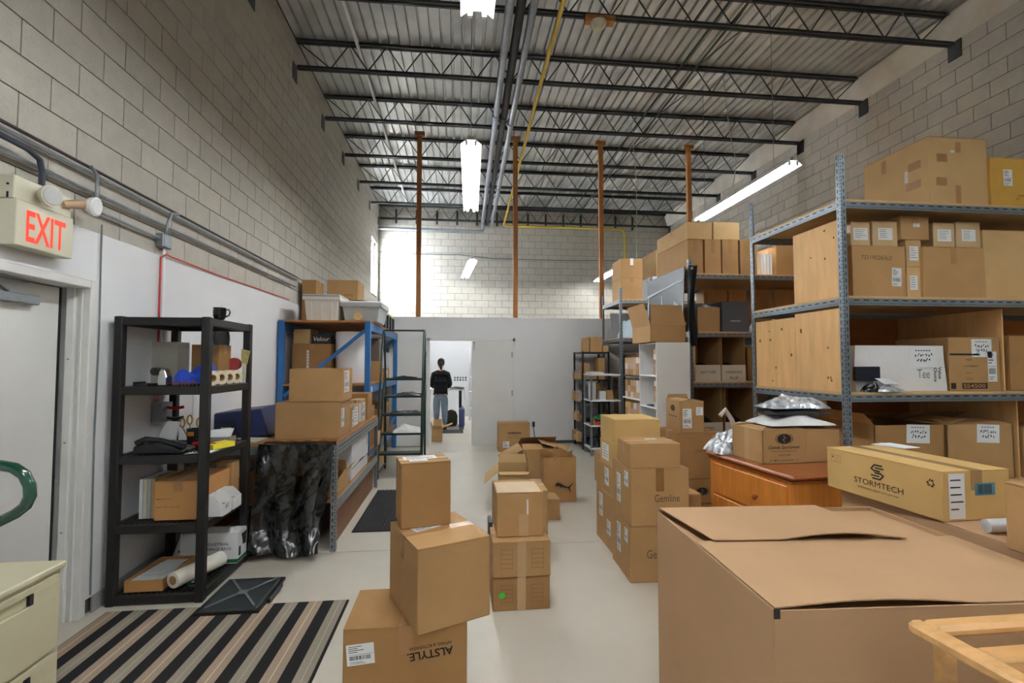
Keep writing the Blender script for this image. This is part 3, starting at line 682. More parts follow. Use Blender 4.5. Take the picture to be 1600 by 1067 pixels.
part('contents', M().box(-2.19, 3.87, z, -2.08, 3.95, z+.04), KRAFT_Y, t)
carton(-1.93, 4.09, z, .20, .2, .30, 'dark brown box behind the acrylic box, second shelf of the black unit', mt=KRAFT_D)
t = thing('tape_bag', 'royal blue nylon bag flopped over tape rolls on the second shelf', 'bag', (-1.74, 3.8, z))
part('bag', M().grid(lambda a, b: (-1.96+.185*b+.01*math.sin(7*a), 3.60+.38*a, z+.02+.175*(math.sin(PI*a)*math.sin(PI*b))**.35*(.75+.3*math.sin(6*a+4*b+1))+.02*math.sin(13*a+5*b)*math.sin(PI*a)*math.sin(PI*b)), 24, 16), ROYAL, t, smooth=60)
for i in range(7): part('fringe', M().bar((-1.93+i*.024, 3.588, z+.002), (-1.932+i*.024, 3.588, z+.045), .007, .004), mat('rust_cord', (150,84,56), .7), t)
for i, (a, b) in enumerate(((-1.675, 3.60), (-1.60+.0, 3.63), (-1.54-.01, 3.72), (-1.70, 3.70))):
    a = min(a, -1.66+.0) if False else a
t = None
for i, (a, b) in enumerate(((-1.728, 3.66), (-1.735, 3.80), (-1.735, 3.93), (-1.74, 4.06))):
    t = thing('tape_roll', f'upright roll of cream tape on the second shelf, {ORD[i]} behind the right front post', 'tape roll', (a, b, z), 0, 'tape rolls on the black shelf')
    part('roll', M().lathe([(.026,-.02),(.052,-.02),(.052,.02),(.026,.02),(.026,-.02)], (a, b, z+.0525), 20, (.9,-.4,0)), mat('cream_tape', (214,206,180), .4), t, smooth=True)
    part('core', M().lathe([(.022,-.021),(.0255,-.021),(.0255,.021),(.022,.021),(.022,-.021)], (a, b, z+.0525), 16, (.9,-.4,0)), KRAFT, t, smooth=True)
t = thing('brush', 'pale bristle brush standing out of the blue bag on the second shelf', 'brush', (-1.72, 4.0, z))
part('bristles', M().prism([(-1.735, 4.15, z+.16), (-1.695, 4.15, z+.15), (-1.675, 4.15, z+.255), (-1.735, 4.15, z+.27)], (0,.02,0)), mat('bristle', (176,160,104), .9, noise=.2, nscale=40), t)
part('handle', M().prism([(-1.725, 4.153, z), (-1.705, 4.153, z), (-1.70, 4.153, z+.155), (-1.73, 4.153, z+.158)], (0,.014,0)), CREAM, t)
t = thing('red_dispenser', 'small red and white handled tape gun poking above the blue bag', 'tape gun', (-1.80, 4.10, z))
part('body', M().cyl((-1.80, 4.16, z+.15), (-1.80, 4.20, z+.15), .05, n=16), mat('dull_red', (176,70,72), .5), t, smooth=True)
part('handle', M().bar((-1.80, 4.18, z), (-1.80, 4.18, z+.10), .03, .03), CREAM, t)
# third shelf: telephone, scissors, cards
z = T[2]
t = thing('telephone', 'black desk telephone with handset and keypad on the third shelf', 'telephone', (-2.0, 3.70, z))
part('base', M().prism([(-2.19, 3.60, z), (-1.88, 3.60, z), (-1.88, 3.60, z+.02), (-2.10, 3.60, z+.075), (-2.19, 3.60, z+.05)], (0,.2,0)), mat('phone_black', (30,32,36), .3), t, bevel=.008)
part('handset', M().tube([(-2.17, 3.615, z+.068), (-2.12, 3.62, z+.098), (-2.03, 3.63, z+.088), (-1.93, 3.64, z+.055), (-1.88, 3.645, z+.034)], [.026,.022,.016,.02,.024], 10), MATS['phone_black'], t, smooth=True)
for i in range(4):
    for j in range(3): part('key', M().obox((-2.02+i*.026, 3.70+j*.03, z+.072-(i*.026)*.25-.005), (.016,.02,.008), Matrix.Rotation(.245, 3, 'Y')), mat('grey_key', (128,132,134), .5), t)
part('cord', M().tube([(-1.88+.02*math.sin(0), 3.66, z+.012)] + [(-1.87+.008*k, 3.64-.002*k, z+.014+.008*math.sin(k*2.2)) for k in range(12)], .005, 6), MATS['phone_black'], t, smooth=True)
t = thing('paper_pad', 'white tilted paper card leaning behind the telephone', 'paper', (-2.14, 3.90, z))
part('sheet', M().prism([(-2.20, 3.88, z+.001), (-2.10, 3.92, z+.001), (-2.07, 3.92, z+.18), (-2.13, 3.89, z+.19), (-2.17, 3.88, z+.12)], (.004,.012,0)), PAPER, t)
cx = -2.0
t = thing('scissors_cup', 'black pen cup with an orange front label behind the telephone', 'cup', (cx, 4.0, z))
part('cup', M().lathe([(.045,0),(.05,.12),(.046,.12),(.042,.01)], (cx, 4.0, z), 16), BLACKP, t, smooth=True); part('tag', M().box(cx-.02, 3.945, z+.07, cx+.022, 3.950, z+.10), mat('orange_plastic', (226,140,30), .5), t)
for i, (dx, ln, tl) in enumerate(((-.06, .17, -.35), (-.02, .19, -.12), (.03, .17, .12), (.06, .19, .3))):
    if i % 2: continue
    s_ = thing('scissors', ['black and orange scissors in the pen cup, leaning left', '', 'black and orange scissors in the pen cup, leaning right'][i], 'scissors', (cx, 4.0, z+.012))
    for q in (0, 1):
        bx = cx+dx*.3; tx = cx+(-.085,-.035,.035,.075)[i+q]; tz = z+(.165,.185,.165,.19)[i+q]
        part('ring', M().tube([(tx+.022*math.cos(a_)*.8, 4.0+(q-.5)*.006, tz+.034*math.sin(a_)) for a_ in [2*PI*k/14 for k in range(14)]], .006, 6, closed=True), mat('amber_grip', (196,150,70), .5), s_, smooth=True)
        part('blade', M().bar((bx, 4.0+(q-.5)*.012, z+.013), (tx, 4.0+(q-.5)*.006, tz-.034), .012, .003), STEEL, s_)
t = thing('outlet_box', 'grey steel wall box with red wires behind the black shelf', 'electrical box', (XL+.02, 4.16, 1.10))
part('box', M().box(XL+.021, 4.03, 1.14, XL+.10, 4.17, 1.29), STEEL, t, bevel=.004)
for dz_ in (1.25, 1.17): part('wire', M().tube([(XL+.10, 4.10, dz_), (XL+.16, 4.10, dz_-.01), (XL+.21, 4.12, dz_+.0)], .012, 8), RED if dz_ > 1.2 else BLACKP, t, smooth=True)
t = thing('card_rack', 'clear plastic holder of white cards on the third shelf', 'card holder', (-1.80, 4.0, z))
part('holder', M().box(-1.90, 3.99, z, -1.74, 4.10, z+.05), AC, t); part('cards', M().prism([(-1.89, 4.0, z+.051), (-1.75, 4.0, z+.051), (-1.74, 4.03, z+.11), (-1.90, 4.03, z+.10)], (0,.04,0)), PAPER, t)
t = thing('tape_gun', 'red handled tape gun lying on the third shelf behind the post', 'tape gun', (-1.78, 3.85, z))
part('handle', M().tube([(-1.92, 3.84, z+.022), (-1.84, 3.82, z+.028), (-1.75, 3.80, z+.022)], [.02,.022,.016], 10), mat('deep_red', (150,24,34), .4), t, smooth=True)
part('frame', M().box(-1.94, 3.86, z, -1.85, 3.90, z+.06), BLACKP, t)
solo('yellow_notepad', M().prism([(-1.73, 3.72, z), (-1.66, 3.90, z), (-1.76, 3.96, z), (-1.82, 3.77, z)], (0,0,.035)), mat('yellow_paper', (238,220,60), .6), 'bright yellow note pad at the front edge of the third shelf', 'notepad')
solo('white_sheet', M().prism([(-1.85, 3.58, z), (-1.70, 3.61, z), (-1.69, 3.72, z), (-1.83, 3.70, z)], (0,0,.002)), PAPER, 'white paper sheet beside the telephone on the third shelf', 'paper')
t = thing('wall_calendar', 'white printed sheet with a green band on the wall behind the shelf', 'calendar', (XL+.02, 4.85, 1.2))
part('page', M().box(XL+.0205, 4.62, 1.02, XL+.024, 4.90, 1.34), PAPER, t); part('picture', M().box(XL+.0245, 4.63, 1.35, XL+.026, 4.89, 1.50), mat('green_print', (80,120,96), .6), t)
# fourth shelf
z = T[1]
carton(-1.905, 3.83, z, .30, .42, .265, 'plain brown box on the fourth shelf of the black unit, facing the door mat', mt=mat('orange_kraft', (194,142,86), .75, noise=.04, bump=.1, bscale=18), tape='y', txt=[('f', 'MADE IN C', -.28, .05, .10, .012), ('f', 'Item 38 x 26 x 20', -.2, -.15, .15, .012)])
t = thing('catalogue_stack', 'upright row of clear-wrapped white catalogues left on the fourth shelf', 'catalogues', (-2.13, 3.75, z))
for i in range(4): part('catalogue', M().box(-2.185+i*.026, 3.68, z, -2.163+i*.026, 3.95, z+.27), [PAPER, CREAM, GREYP, KRAFT_L][i], t)
carton(-1.80, 4.115, z, .12, .12, .30, 'small tall brown box at the rear of the fourth shelf', mt=KRAFT, st=[('f','lines',0,.1,.05,.08)])
def bin_box(x, y, w, d, hf, hb, label, zz, mt=PAPER):
    t = thing('parts_bin', label, 'box', (x, y, zz), PI/2); m = M(); q = .003; OFF[t] = Vector((0,0,0))
    m.box(-w/2,-d/2,0,w/2,d/2,q).box(-w/2,-d/2,q,w/2,-d/2+q,hf).box(-w/2,d/2-q,q,w/2,d/2,hb)
    for s in (-1, 1): m.prism([(s*(w/2-q), -d/2, q), (s*(w/2-q), d/2, q), (s*(w/2-q), d/2, hb), (s*(w/2-q), 0, hb), (s*(w/2-q), -d/2, hf)], (s*q*.99,0,0))
    part('body', m, mt, t); part('contents', M().box(-w/2+.01, -d/2+.01, q, w/2-.01, d/2-.01, hf*.8), KRAFT_D, t)
    return t
b_ = bin_box(-1.695, 3.74, .13, .12, .08, .14, 'white cardboard parts bin at the fourth shelf edge, nearer one', z)
m = M(); put_text(m, '8/12', (-.0, -.0615, .06), (1,0,0), (0,0,1), .05, .03); part('lettering', m, INK, b_)
bin_box(-1.695, 3.90, .14, .12, .08, .14, 'white cardboard parts bin at the fourth shelf edge, farther one', z)
# bottom shelf
z = T[0]
t = thing('cardboard_tray', 'shallow cardboard tray of loose white papers on the bottom shelf', 'tray', (-2.09, 3.85, z))
m = M().box(-2.215, 3.60, z, -1.975, 4.02, z+.004)
for a in ((-2.215,3.60,-1.975,3.605),(-2.215,4.015,-1.975,4.02),(-2.215,3.605,-2.21,4.015),(-1.98,3.605,-1.975,4.015)): m.box(a[0],a[1],z+.004,a[2],a[3],z+.075)
part('tray', m, mat('orange_kraft', (194,142,86)), t)
for i in range(5): part('paper', M().obox((-2.095+.02*math.sin(i*2.1), 3.80+.05*math.cos(i*1.7), z+.05+i*.006), (.15, .25, .002), Matrix.Rotation(.4*math.sin(i*3.1), 3, 'Z') @ Matrix.Rotation(.06*math.cos(i), 3, 'X')), PAPER, t)
t = thing('stretch_wrap_roll', 'white roll of stretch wrap with a cardboard core on the bottom shelf', 'roll', (-1.82, 3.7, z))
a, b = Vector((-1.905, 3.59, z+.07)), Vector((-1.76, 3.955, z+.07))
part('film', M().lathe([(.030,0),(.052,0),(.054,.004),(.054,(b-a).length-.004),(.052,(b-a).length),(.030,(b-a).length),(.030,0)], a, 24, b-a), mat('roll_white', (232,228,216), .35), t, smooth=True)
part('core', M().lathe([(.024,-.002),(.0295,-.002),(.0295,.3),(.024,.3),(.024,-.002)], a, 20, b-a), KRAFT, t, smooth=True)
t = thing('garbage_bag_box', 'white printed box of garbage bags with a green stripe, bottom shelf', 'box', (-1.80, 4.13, z))
part('body', M().box(-2.09, 4.02, z, -1.675, 4.182, z+.235), PAPER, t, bevel=.003)
m = M().box(-2.091, 4.019, z+.008, -1.674, 4.183, z+.035); part('stripe', m, mat('green_print_dark', (24,104,70), .5), t)
m = M(); put_text(m, 'INDUSTRIAL', (-1.83, 4.018, z+.15), (1,0,0), (0,0,1), .19, .022); put_text(m, 'GARBAGE BAGS', (-1.83, 4.018, z+.115), (1,0,0), (0,0,1), .22, .022)
part('lettering', m, INK, t); m = M(); m.prism([(-1.6735, 4.08, z+.205), (-1.6735, 4.175, z+.205), (-1.6735, 4.168, z+.15), (-1.6735, 4.165, z+.11), (-1.6735, 4.11, z+.115), (-1.6735, 4.10, z+.16)], (.0005,0,0))
part('print', m, INK, t, label='black bin bag print'); m = M(); m.prism([(-1.6735, 4.04, z+.12), (-1.6735, 4.07, z+.12), (-1.6735, 4.075, z+.05), (-1.6735, 4.035, z+.05)], (.0005,0,0)); part('print', m, INK, t)
t = thing('hanger_box', 'long white printed box slanting behind the wrap roll, bottom shelf', 'box', (-2.0, 4.05, z))
part('body', M().prism([(-2.20, 4.10, z), (-2.095, 4.10, z), (-2.095, 4.10, z+.21), (-2.13, 4.10, z+.19)], (0,.12,0)), PAPER, t); part('print', M().box(-2.14, 4.0985, z+.07, -2.10, 4.0995, z+.085), INK, t)
t = thing('garden_hose', 'thin dark green hose coiled on the bottom shelf of the black unit', 'hose', (-1.80, 3.75, z))
part('coil', M().tube([(-1.79+.055*math.cos(k*.42)*(1+.1*math.sin(k)), 3.665+.05*math.sin(k*.42), z+.008+.0004*k) for k in range(30)], .007, 6), GREENM, t, smooth=True)
# lid on the floor
t = thing('tote_lid', 'dark grey plastic tote lid lying on the floor before the black shelf', 'lid', (-1.44, 3.5, .0), 0)
part('lid_panel', M().box(-1.62, 3.34, .012, -1.27, 3.80, .04), mat('tote_grey', (44,50,52), .45), t, bevel=.012)
part('lid_rim', M().box(-1.64, 3.325, .012, -1.62, 3.815, .03).box(-1.27, 3.325, .012, -1.25, 3.815, .03).box(-1.62, 3.325, .012, -1.27, 3.34, .03).box(-1.62, 3.80, .012, -1.27, 3.815, .03), BLACKP, t)
for s, q in ((-1,-1),(1,-1),(-1,1),(1,1)): part('rib', M().bar((-1.445+s*.03, 3.57+q*.03, .042), (-1.445+s*.15, 3.57+q*.20, .042), .014, .006), mat('rib_grey', (112,118,120), .45), t)
part('rib', M().box(-1.475, 3.54, .040, -1.415, 3.60, .0445), MATS['rib_grey'], t)
part('latch', M().box(-1.249, 3.45, .012, -1.225, 3.69, .045), BLACKP, t, bevel=.006)

# ------------------------------------------------------------------ slotted angle steel
def angle(m, p0, p1, a, b, w=.04, t=.004):
    """L section from p0 to p1 with legs along unit vectors a and b"""
    p0, p1, a, b = Vector(p0), Vector(p1), Vector(a), Vector(b)
    m.prism([p0, p0+a*w, p0+a*w+b*t, p0+a*t+b*t, p0+a*t+b*w, p0+b*w], p1-p0); return m
def slots(m, p0, p1, across, nrm, w=.04, pitch=.05, off=.55, ln=.028, wd=.009, dots=False):
    p0, p1, a, n = Vector(p0), Vector(p1), Vector(across), Vector(nrm)*.0008
    d = (p1-p0); L = d.length; d.normalize(); k = pitch*.5
    while k < L-ln:
        for q0, q1, h in ([(k, k+ln, off)] + ([(k, k+.008, .22), (k+pitch/2, k+pitch/2+.008, .22)] if dots else [])):
            c0 = p0+d*q0+a*(w*h-wd/2)+n; c1 = p0+d*q1+a*(w*h-wd/2)+n
            m.add([c0, c1, c1+a*wd, c0+a*wd], [(0,1,2,3)])
        k += pitch
def upright(parent, x, y, z1, sx, sy, z0=0, w=.045, mt=None, name='upright'):
    """corner post whose L opens towards sx,sy"""
    o = part(name, angle(M(), (x,y,z0), (x,y,z1), (sx,0,0), (0,sy,0), w), mt or RACKG, parent)
    m = M()
    slots(m, (x,y,z0), (x,y,z1), (sx,0,0), (0,-sy,0), w, .055, .62, .03, .008); slots(m, (x,y,z0), (x,y,z1), (0,sy,0), (-sx,0,0), w, .055, .62, .03, .008)
    slots(m, (x,y,z0), (x,y,z1), (sx,0,0), (0,-sy,0), w, .028, .2, .009, .007); slots(m, (x,y,z0), (x,y,z1), (0,sy,0), (-sx,0,0), w, .028, .2, .009, .007)
    part('slot_row', m, SLOT, o, kind='stuff'); return o
def beam(parent, p0, p1, nrm, h=.055, name='beam', mt=None):
    """edge beam with its face towards nrm, top at p z"""
    p0, p1, n = Vector(p0), Vector(p1), Vector(nrm); d = (p1-p0).normalized()
    o = part(name, angle(M(), p0, p1, (0,0,-1), -n, h, .004), mt or RACKG, parent)
    m = M(); slots(m, p0-Vector((0,0,h)), p1-Vector((0,0,h)), (0,0,1), n, h, .085, .72, .045, .008); slots(m, p0-Vector((0,0,h)), p1-Vector((0,0,h)), (0,0,1), n, h, .02, .25, .008, .006)
    part('slot_row', m, SLOT, o, kind='stuff'); return o

# ------------------------------------------------------------------ workbench along the left wall
BX0, BX1, BY0, BY1, BZ = -2.24, -1.03, 4.34, 6.50, .915
t = thing('workbench', 'galvanised steel workbench with slotted legs along the left wall', 'workbench', (-1.64, 5.4, 0))
part('tabletop', M().box(BX0, BY0, BZ-.018, BX1, BY1, BZ), PARTB, t)
for yy in (BY0, BY1):
    for xx, s in ((BX1+.006, -1), (BX0, 1)): upright(t, xx, yy, BZ-.02 if yy > 5 or s > 0 else BZ+.0, s, 1 if yy < 5 else -1, mt=STEEL, name='leg')
part('edge_rail', M().box(BX1-.012, BY0+.05, BZ-.115, BX1+.004, BY1-.05, BZ-.02), STEEL, t)
mm = M(); slots(mm, (BX1+.004, BY0+.06, BZ-.11), (BX1+.004, BY1-.06, BZ-.11), (0,0,1), (1,0,0), .09, .06, .7, .035, .014); slots(mm, (BX1+.004, BY0+.06, BZ-.11), (BX1+.004, BY1-.06, BZ-.11), (0,0,1), (1,0,0), .09, .03, .3, .012, .012)
part('slot_row', mm, SLOT, t, kind='stuff')
part('end_rail', M().box(BX0+.05, BY0+.001, BZ-.09, BX1-.05, BY0+.012, BZ-.02), STEEL, t)
part('lower_shelf', M().box(BX0, BY0+.05, .395, BX1-.01, BY1-.05, .41), PARTB, t)
part('shelf_rail', M().box(BX1-.012, BY0+.05, .33, BX1+.004, BY1-.05, .412), STEEL, t)
part('back_panel', M().box(BX0+.01, BY0+.06, .02, BX0+.02, BY1-.06, .39), KRAFT_D, t)
part('kick_panel', M().box(BX1-.06, BY0+.10, .0, BX1-.045, BY1-.06, .325), mat('brown_panel', (138,98,70), .6, noise=.1), t)
# black bag hung over the near end
def drape(a, b):
    x = BX0+.59+a*(BX1-BX0-.605); z = BZ+.002-b*(.92-.05)
    y = BY0-.012-.085*b-.035*math.sin(7*a+2.2*b)*(.3+b)-.02*math.sin(16*a-6*b)*b-.025*math.sin(5*b+9*a)
    if b > .8: y -= (b-.8)*.5*(.4+.6*math.sin(3*a+.5)**2)*(.25+.75*min(1,a*1.6))
    x += .03*math.sin(6*b)*b - 0 - (.06*b if a > .8 else 0)
    q = Vector((a*3.4, b*3.6, 1.7)); th = math.atan2(b+.05, 1.08-a); rr = math.hypot(b, 1-a)
    y -= .024*abs(math.sin(th*6+2.0*noise.noise(q*.6)))*min(1, rr*1.5) + .028*abs(noise.noise(q*.9)) + .009*abs(noise.noise(q*2.4)) + .0015*noise.noise(q*7)
    return (x+.02*noise.noise(q*2+Vector((5,0,0)))*b, min(y, BY0-.008), max(z+.02*math.sin(8*a)*b, .012))
t = thing('garbage_bag', 'crinkled shiny black garbage bag draped over the near end of the workbench', 'garbage bag', (-1.5, 4.3, 0))
part('film', M().grid(drape, 84, 84), BAG, t, smooth=80)
part('folded_edge', M().grid(lambda a, b: (BX0+.62+a*(BX1-BX0-.63), BY0-.012+b*.10, BZ+.004+.006*math.sin(14*a+3*b)**2+(.002)), 20, 3), BAG, t, smooth=80)
# cartons on the bench
zb = BZ+.0015
a = P(430, 686, Z=zb); b = P(530, 686, Z=zb)
carton(-1.295, 4.86, zb, .50, .60, .265, 'lower of two wide plain cartons at the front of the workbench', rz=-.03, tape='x', mt=KRAFT, st=[('r','ship',-.28,.1,.10,.16)]) if False else None
fbox(430, 531, 629, 4.55, zb, .42, 'wide plain brown carton at the front of the workbench, under another', tape='n', mt=KRAFT, st=[('r','ship',-.22,.05,.12,.17)])
zz = P(431, 629, Y=4.55).z
fbox(452, 536, 576, 4.60, zz+.001, .40, 'plain brown carton on top of the wide one on the workbench', tape='x', mt=KRAFT, st=[('r','ship',-.1,.1,.2,.2)])
carton(-1.14, 5.22, zb, .17, .40, .235, 'narrow carton with white labels behind the wide bench carton', tape='y', mt=KRAFT, st=[('r','lines',.12,.05,.20,.19),('r','ship',-.25,.0,.08,.17)])
carton(-1.12, 5.66, zb, .13, .26, .27, 'white-labelled carton behind the narrow one on the workbench', tape='y', mt=KRAFT_L, st=[('f','lines',.1,.0,.10,.2),('r','ship',0,0,.2,.2)])
carton(-1.28, 6.16, zb, .42, .30, .31, 'brown carton at the far end of the workbench', tape='x', mt=KRAFT_D)
solo('bench_papers', M().prism([(-1.95, 4.45, zb), (-1.72, 4.42, zb), (-1.70, 4.66, zb), (-1.93, 4.7, zb)], (0,0,.006)), PAPER, 'white papers at the wall end of the workbench behind the black shelf', 'papers')
# navy case on the bench
t = thing('navy_case', 'navy blue plastic case with a sloped right side on the workbench', 'case', (-2.0, 5.0, zb))
q0 = P(326, 682, Y=4.75); q1 = P(422, 668, Y=4.75)
part('shell', M().prism([(-2.20, 4.72, zb+.001), (-1.72, 4.72, zb+.001), (-1.80, 4.72, zb+.26), (-2.20, 4.72, zb+.22)], (0, .50, 0)), NAVY, t, bevel=.012)
part('front_panel', M().prism([(-2.19, 4.712, zb+.02), (-1.96, 4.712, zb+.02), (-2.02, 4.712, zb+.16), (-2.19, 4.712, zb+.16)], (0, .007, 0)), mat('dark_navy', (26,30,54), .4), t)
part('emblem', M().box(-2.13, 4.711, zb+.085, -2.04, 4.7118, zb+.093), PAPER, t); part('foot', M().box(-1.78, 4.70, zb, -1.69, 5.24, zb+.02), BLACKP, t)
# under the bench top
zl = .4115
t = thing('banker_box', 'white lidded file box lying under the workbench top', 'box', (-1.30, 5.5, zl))
part('body', M().box(-1.50, 5.10, zl, -1.06, 5.98, zl+.12), mat('white_box', (214,214,218), .6), t, bevel=.004); part('lid', M().box(-1.505, 5.095, zl+.1205, -1.055, 5.985, zl+.36), MATS['white_box'], t, bevel=.006)
part('seam', M().box(-1.0548, 5.10, zl+.117, -1.0542, 5.98, zl+.123).box(-1.0548, 5.45, zl+.123, -1.0542, 5.7, zl+.135), INK, t); part('hand_hole', M().box(-1.0548, 5.88, zl+.24, -1.0542, 5.90, zl+.31), INK, t)
carton(-1.22, 4.74, zl, .30, .52, .13, 'open carton with raised flaps on the lower bench shelf behind the black bag', open_=True, mt=KRAFT_L, flaps={'r': (35, .12), 'b': (-20, .12), 'f': (60, .1)})
carton(-.955+.0, 6.38, .54, .09, .16, .21, 'small open carton hanging over the far bench leg', open_=True, mt=KRAFT_L) if False else None
t = thing('loose_flap', 'torn cardboard piece sticking out at the far end of the bench shelf', 'cardboard', (-1.02, 6.3, zl+.0))
part('sheet', M().prism([(-1.10, 6.20, zl+.001), (-1.10, 6.32, zl+.001), (-.99, 6.38, zl+.17), (-.99, 6.22, zl+.15), ], (.006,0,.002)), KRAFT_L, t)
part('sheet', M().prism([(-.99, 6.24, zl+.16), (-.99, 6.40, zl+.16), (-.985, 6.42, zl+.33), (-.985, 6.22, zl+.34)], (.005,.002,0)), KRAFT_L, t)

# ------------------------------------------------------------------ blue pallet rack
RX0, RX1, RY0, RY1 = -2.31, -1.15, 6.62, 9.45
RZ = [.42, 1.30, 2.13]
t = thing('pallet_rack', 'blue steel pallet rack with wooden decks against the left wall', 'rack', (-1.73, 8, 0))
for y in (RY0, RY1):
    for x in (RX0, RX1-.07): part('post', M().box(x, y-.035, 0, x+.07, y+.035, 2.14), BLUE, t, bevel=.004)
    part('brace', M().bar((RX1-.075, y, 2.02), (RX0+.075, y, 1.16), .045, .03, (0,1,0)), BLUE, t)
    part('brace', M().bar((RX0+.075, y, 1.10), (RX1-.075, y, .30), .045, .03, (0,1,0)), BLUE, t)
for i, z in enumerate(RZ):
    for x in (RX0+.01, RX1-.06): part('beam', M().box(x, RY0+.036, z-.11, x+.05, RY1-.036, z-.004), BLUE, t, bevel=.004)
    part('deck_board', M().box(RX0+.005, RY0-.03, z-.0035, RX1-.002, RY1+.03, z+.018), PARTB, t)
part('label_plate', M().box(RX1-.0095, 6.75, 1.20, RX1-.008, 6.83, 1.27), PAPER, t)
D = [z+.0195 for z in RZ]
def tote(name, x0, x1, y0, y1, z, h, label, mt, lid=None, ribs=3, taper=.03):
    t = thing(name, label, 'tote', ((x0+x1)/2, (y0+y1)/2, z)); k = taper
    m = M().add([(x0+k,y0+k,z),(x1-k,y0+k,z),(x1-k,y1-k,z),(x0+k,y1-k,z),(x0,y0,z+h),(x1,y0,z+h),(x1,y1,z+h),(x0,y1,z+h)], [(0,3,2,1),(4,5,6,7),(0,1,5,4),(1,2,6,5),(2,3,7,6),(3,0,4,7)])
    part('tub', m, mt, t, bevel=.01)
    for i in range(ribs):
        xx = x0+k+(x1-x0-2*k)*(i+.5)/ribs; part('rib', M().bar((xx, y0+k-.006, z+.01), (xx, y0+.004-.006, z+h-.08), .02, .012), mt, t)
    part('rim', M().box(x0-.015, y0-.015, z+h-.045, x1+.015, y0-.001, z+h).box(x1+.001, y0-.015, z+h-.045, x1+.015, y1+.015, z+h), mt, t, bevel=.004)
    if lid: part('lid', M().box(x0-.02, y0-.02, z+h+.001, x1+.02, y1+.02, z+h+.03), lid, t, bevel=.01)
    return t
q0, q1 = P(474, 502, Y=6.75), P(529, 502, Y=6.75)
tote('plastic_tote', q0.x, q1.x, 6.75, 7.25, D[2], .33, 'off-white ribbed plastic tote on the blue rack, nearest the wall', WHITEP, GREYP, 3)
q0, q1 = P(533, 502, Y=6.8), P(594, 502, Y=6.8)
tt = tote('plastic_tote', q0.x, q1.x, 6.80, 7.5, D[2], .25, 'grey translucent tote with a white lid on top of the blue rack', GREYP, WHITEM, 0, .04)
part('sticker', M().cyl((q0.x+.22, 6.81, D[2]+.07), (q0.x+.22, 6.795, D[2]+.075), .06, n=18), KRAFT_L, tt)
solo('black_dish', M().lathe([(.12,0),(.14,.01),(.13,.035),(.05,.045)], (-1.40, 7.15, D[2]+.287), 16), BLACKP, 'round black dish upside down on the white lid of the grey tote', 'dish', smooth=True)
carton(-1.78, 8.0, D[2], .46, .5, .78-.06, 'tall brown carton standing behind the totes on top of the blue rack', tape='x', mt=KRAFT, txt=[('f','FRAGILE',-.2,.18,.12,.03),('f','24 PCS',-.2,.08,.12,.03),('f','No. 14',-.2,-.02,.1,.03),('f','FRAGILE',.2,.18,.12,.03),('f','24 PCS',.2,.08,.12,.03)])
carton(-2.18, 7.62, D[2], .2, .4, .66, 'narrow dark carton between the wall and the tall carton on the rack', mt=KRAFT_D)
for i in range(5):
    y = 7.75+i*.34; z = D[2]
    t = thing('slim_case', f'black case with yellow rim, {ORD[i]} in the row on the blue rack', 'case', (-1.30, y, z), 0, 'slim cases on the blue rack')
    part('shell', M().box(-1.44, y-.07, z, -1.17, y+.07, z+.24), BLACKP, t, bevel=.01); part('side_trim', M().box(-1.1695, y-.02, z+.02, -1.163, y+.02, z+.22), STEEL, t); part('rim', M().box(-1.445, y-.075, z+.2405, -1.165, y+.075, z+.265), mat('pale_yellow', (226,222,150), .5), t)
# inside the blue rack
q0, q1 = P(456, 575, Y=6.85), P(522, 575, Y=6.85)
carton((q0.x+q1.x)/2-.02, 7.1, D[1], q1.x-q0.x-.04, .5, P(456,537,Y=6.85).z-D[1], 'wide ribbed brown carton on the middle deck of the blue rack', tape='y', mt=KRAFT_D, st=[('f','lines',-.1,.1,.03,.25)])
zq = P(456,537,Y=6.85).z+.002
t = carton(-1.865, 7.15, zq, .26, .4, .13, 'black printed box on the ribbed carton inside the blue rack', tape='x', mt=mat('black_card', (36,32,32), .5))
m = M(); put_text(m, 'Velour', (.0,-.2015,.07), (1,0,0), (0,0,1), .21, .06, .0, .2); part('lettering', m, PAPER, t)
carton(-2.11, 7.1, zq, .22, .4, .20, 'pale carton beside the black printed box under the rack top deck', mt=KRAFT_L)
t = thing('foam_roll', 'big white upright roll of foam wrap inside the blue rack', 'roll', (-1.50, 7.05, D[1]))
part('roll', M().lathe([(.08,0),(.215,0),(.22,.01),(.22,.69),(.215,.70),(.08,.70)], (-1.475, 7.05, D[1]), 32), mat('foam_white', (232,232,234), .6), t, smooth=True)
carton(-1.33, 7.72, D[1], .3, .3, .30, 'brown carton behind the white foam roll on the middle deck', mt=KRAFT, st=[('r','ship',0,0,.12,.1)])
carton(-1.33, 8.3, D[1], .32, .5, .18, 'flat brown carton farther back on the middle deck of the blue rack', mt=KRAFT_D, st=[('r','ship',-.1,0,.14,.1)])
carton(-1.34, 7.74, D[1]+.302, .3, .32, .34, 'grey brown carton stacked behind the foam roll', mt=mat('grey_card', (120,104,92), .7))
carton(-1.40, 9.0, D[1], .4, .5, .45, 'white carton at the far end of the middle deck', mt=mat('white_box', (214,214,218), .6))
carton(-1.45, 7.05, D[0], .5, .5, .55, 'dark brown carton on the low deck of the blue rack behind the bench cartons', mt=KRAFT_D)
carton(-1.36, 7.75, D[0], .36, .5, .42, 'brown carton in the middle of the low deck of the blue rack', mt=KRAFT)
carton(-1.36, 8.45, D[0], .36, .5, .50, 'brown carton beyond the ladder on the low deck of the blue rack', mt=KRAFT_D)
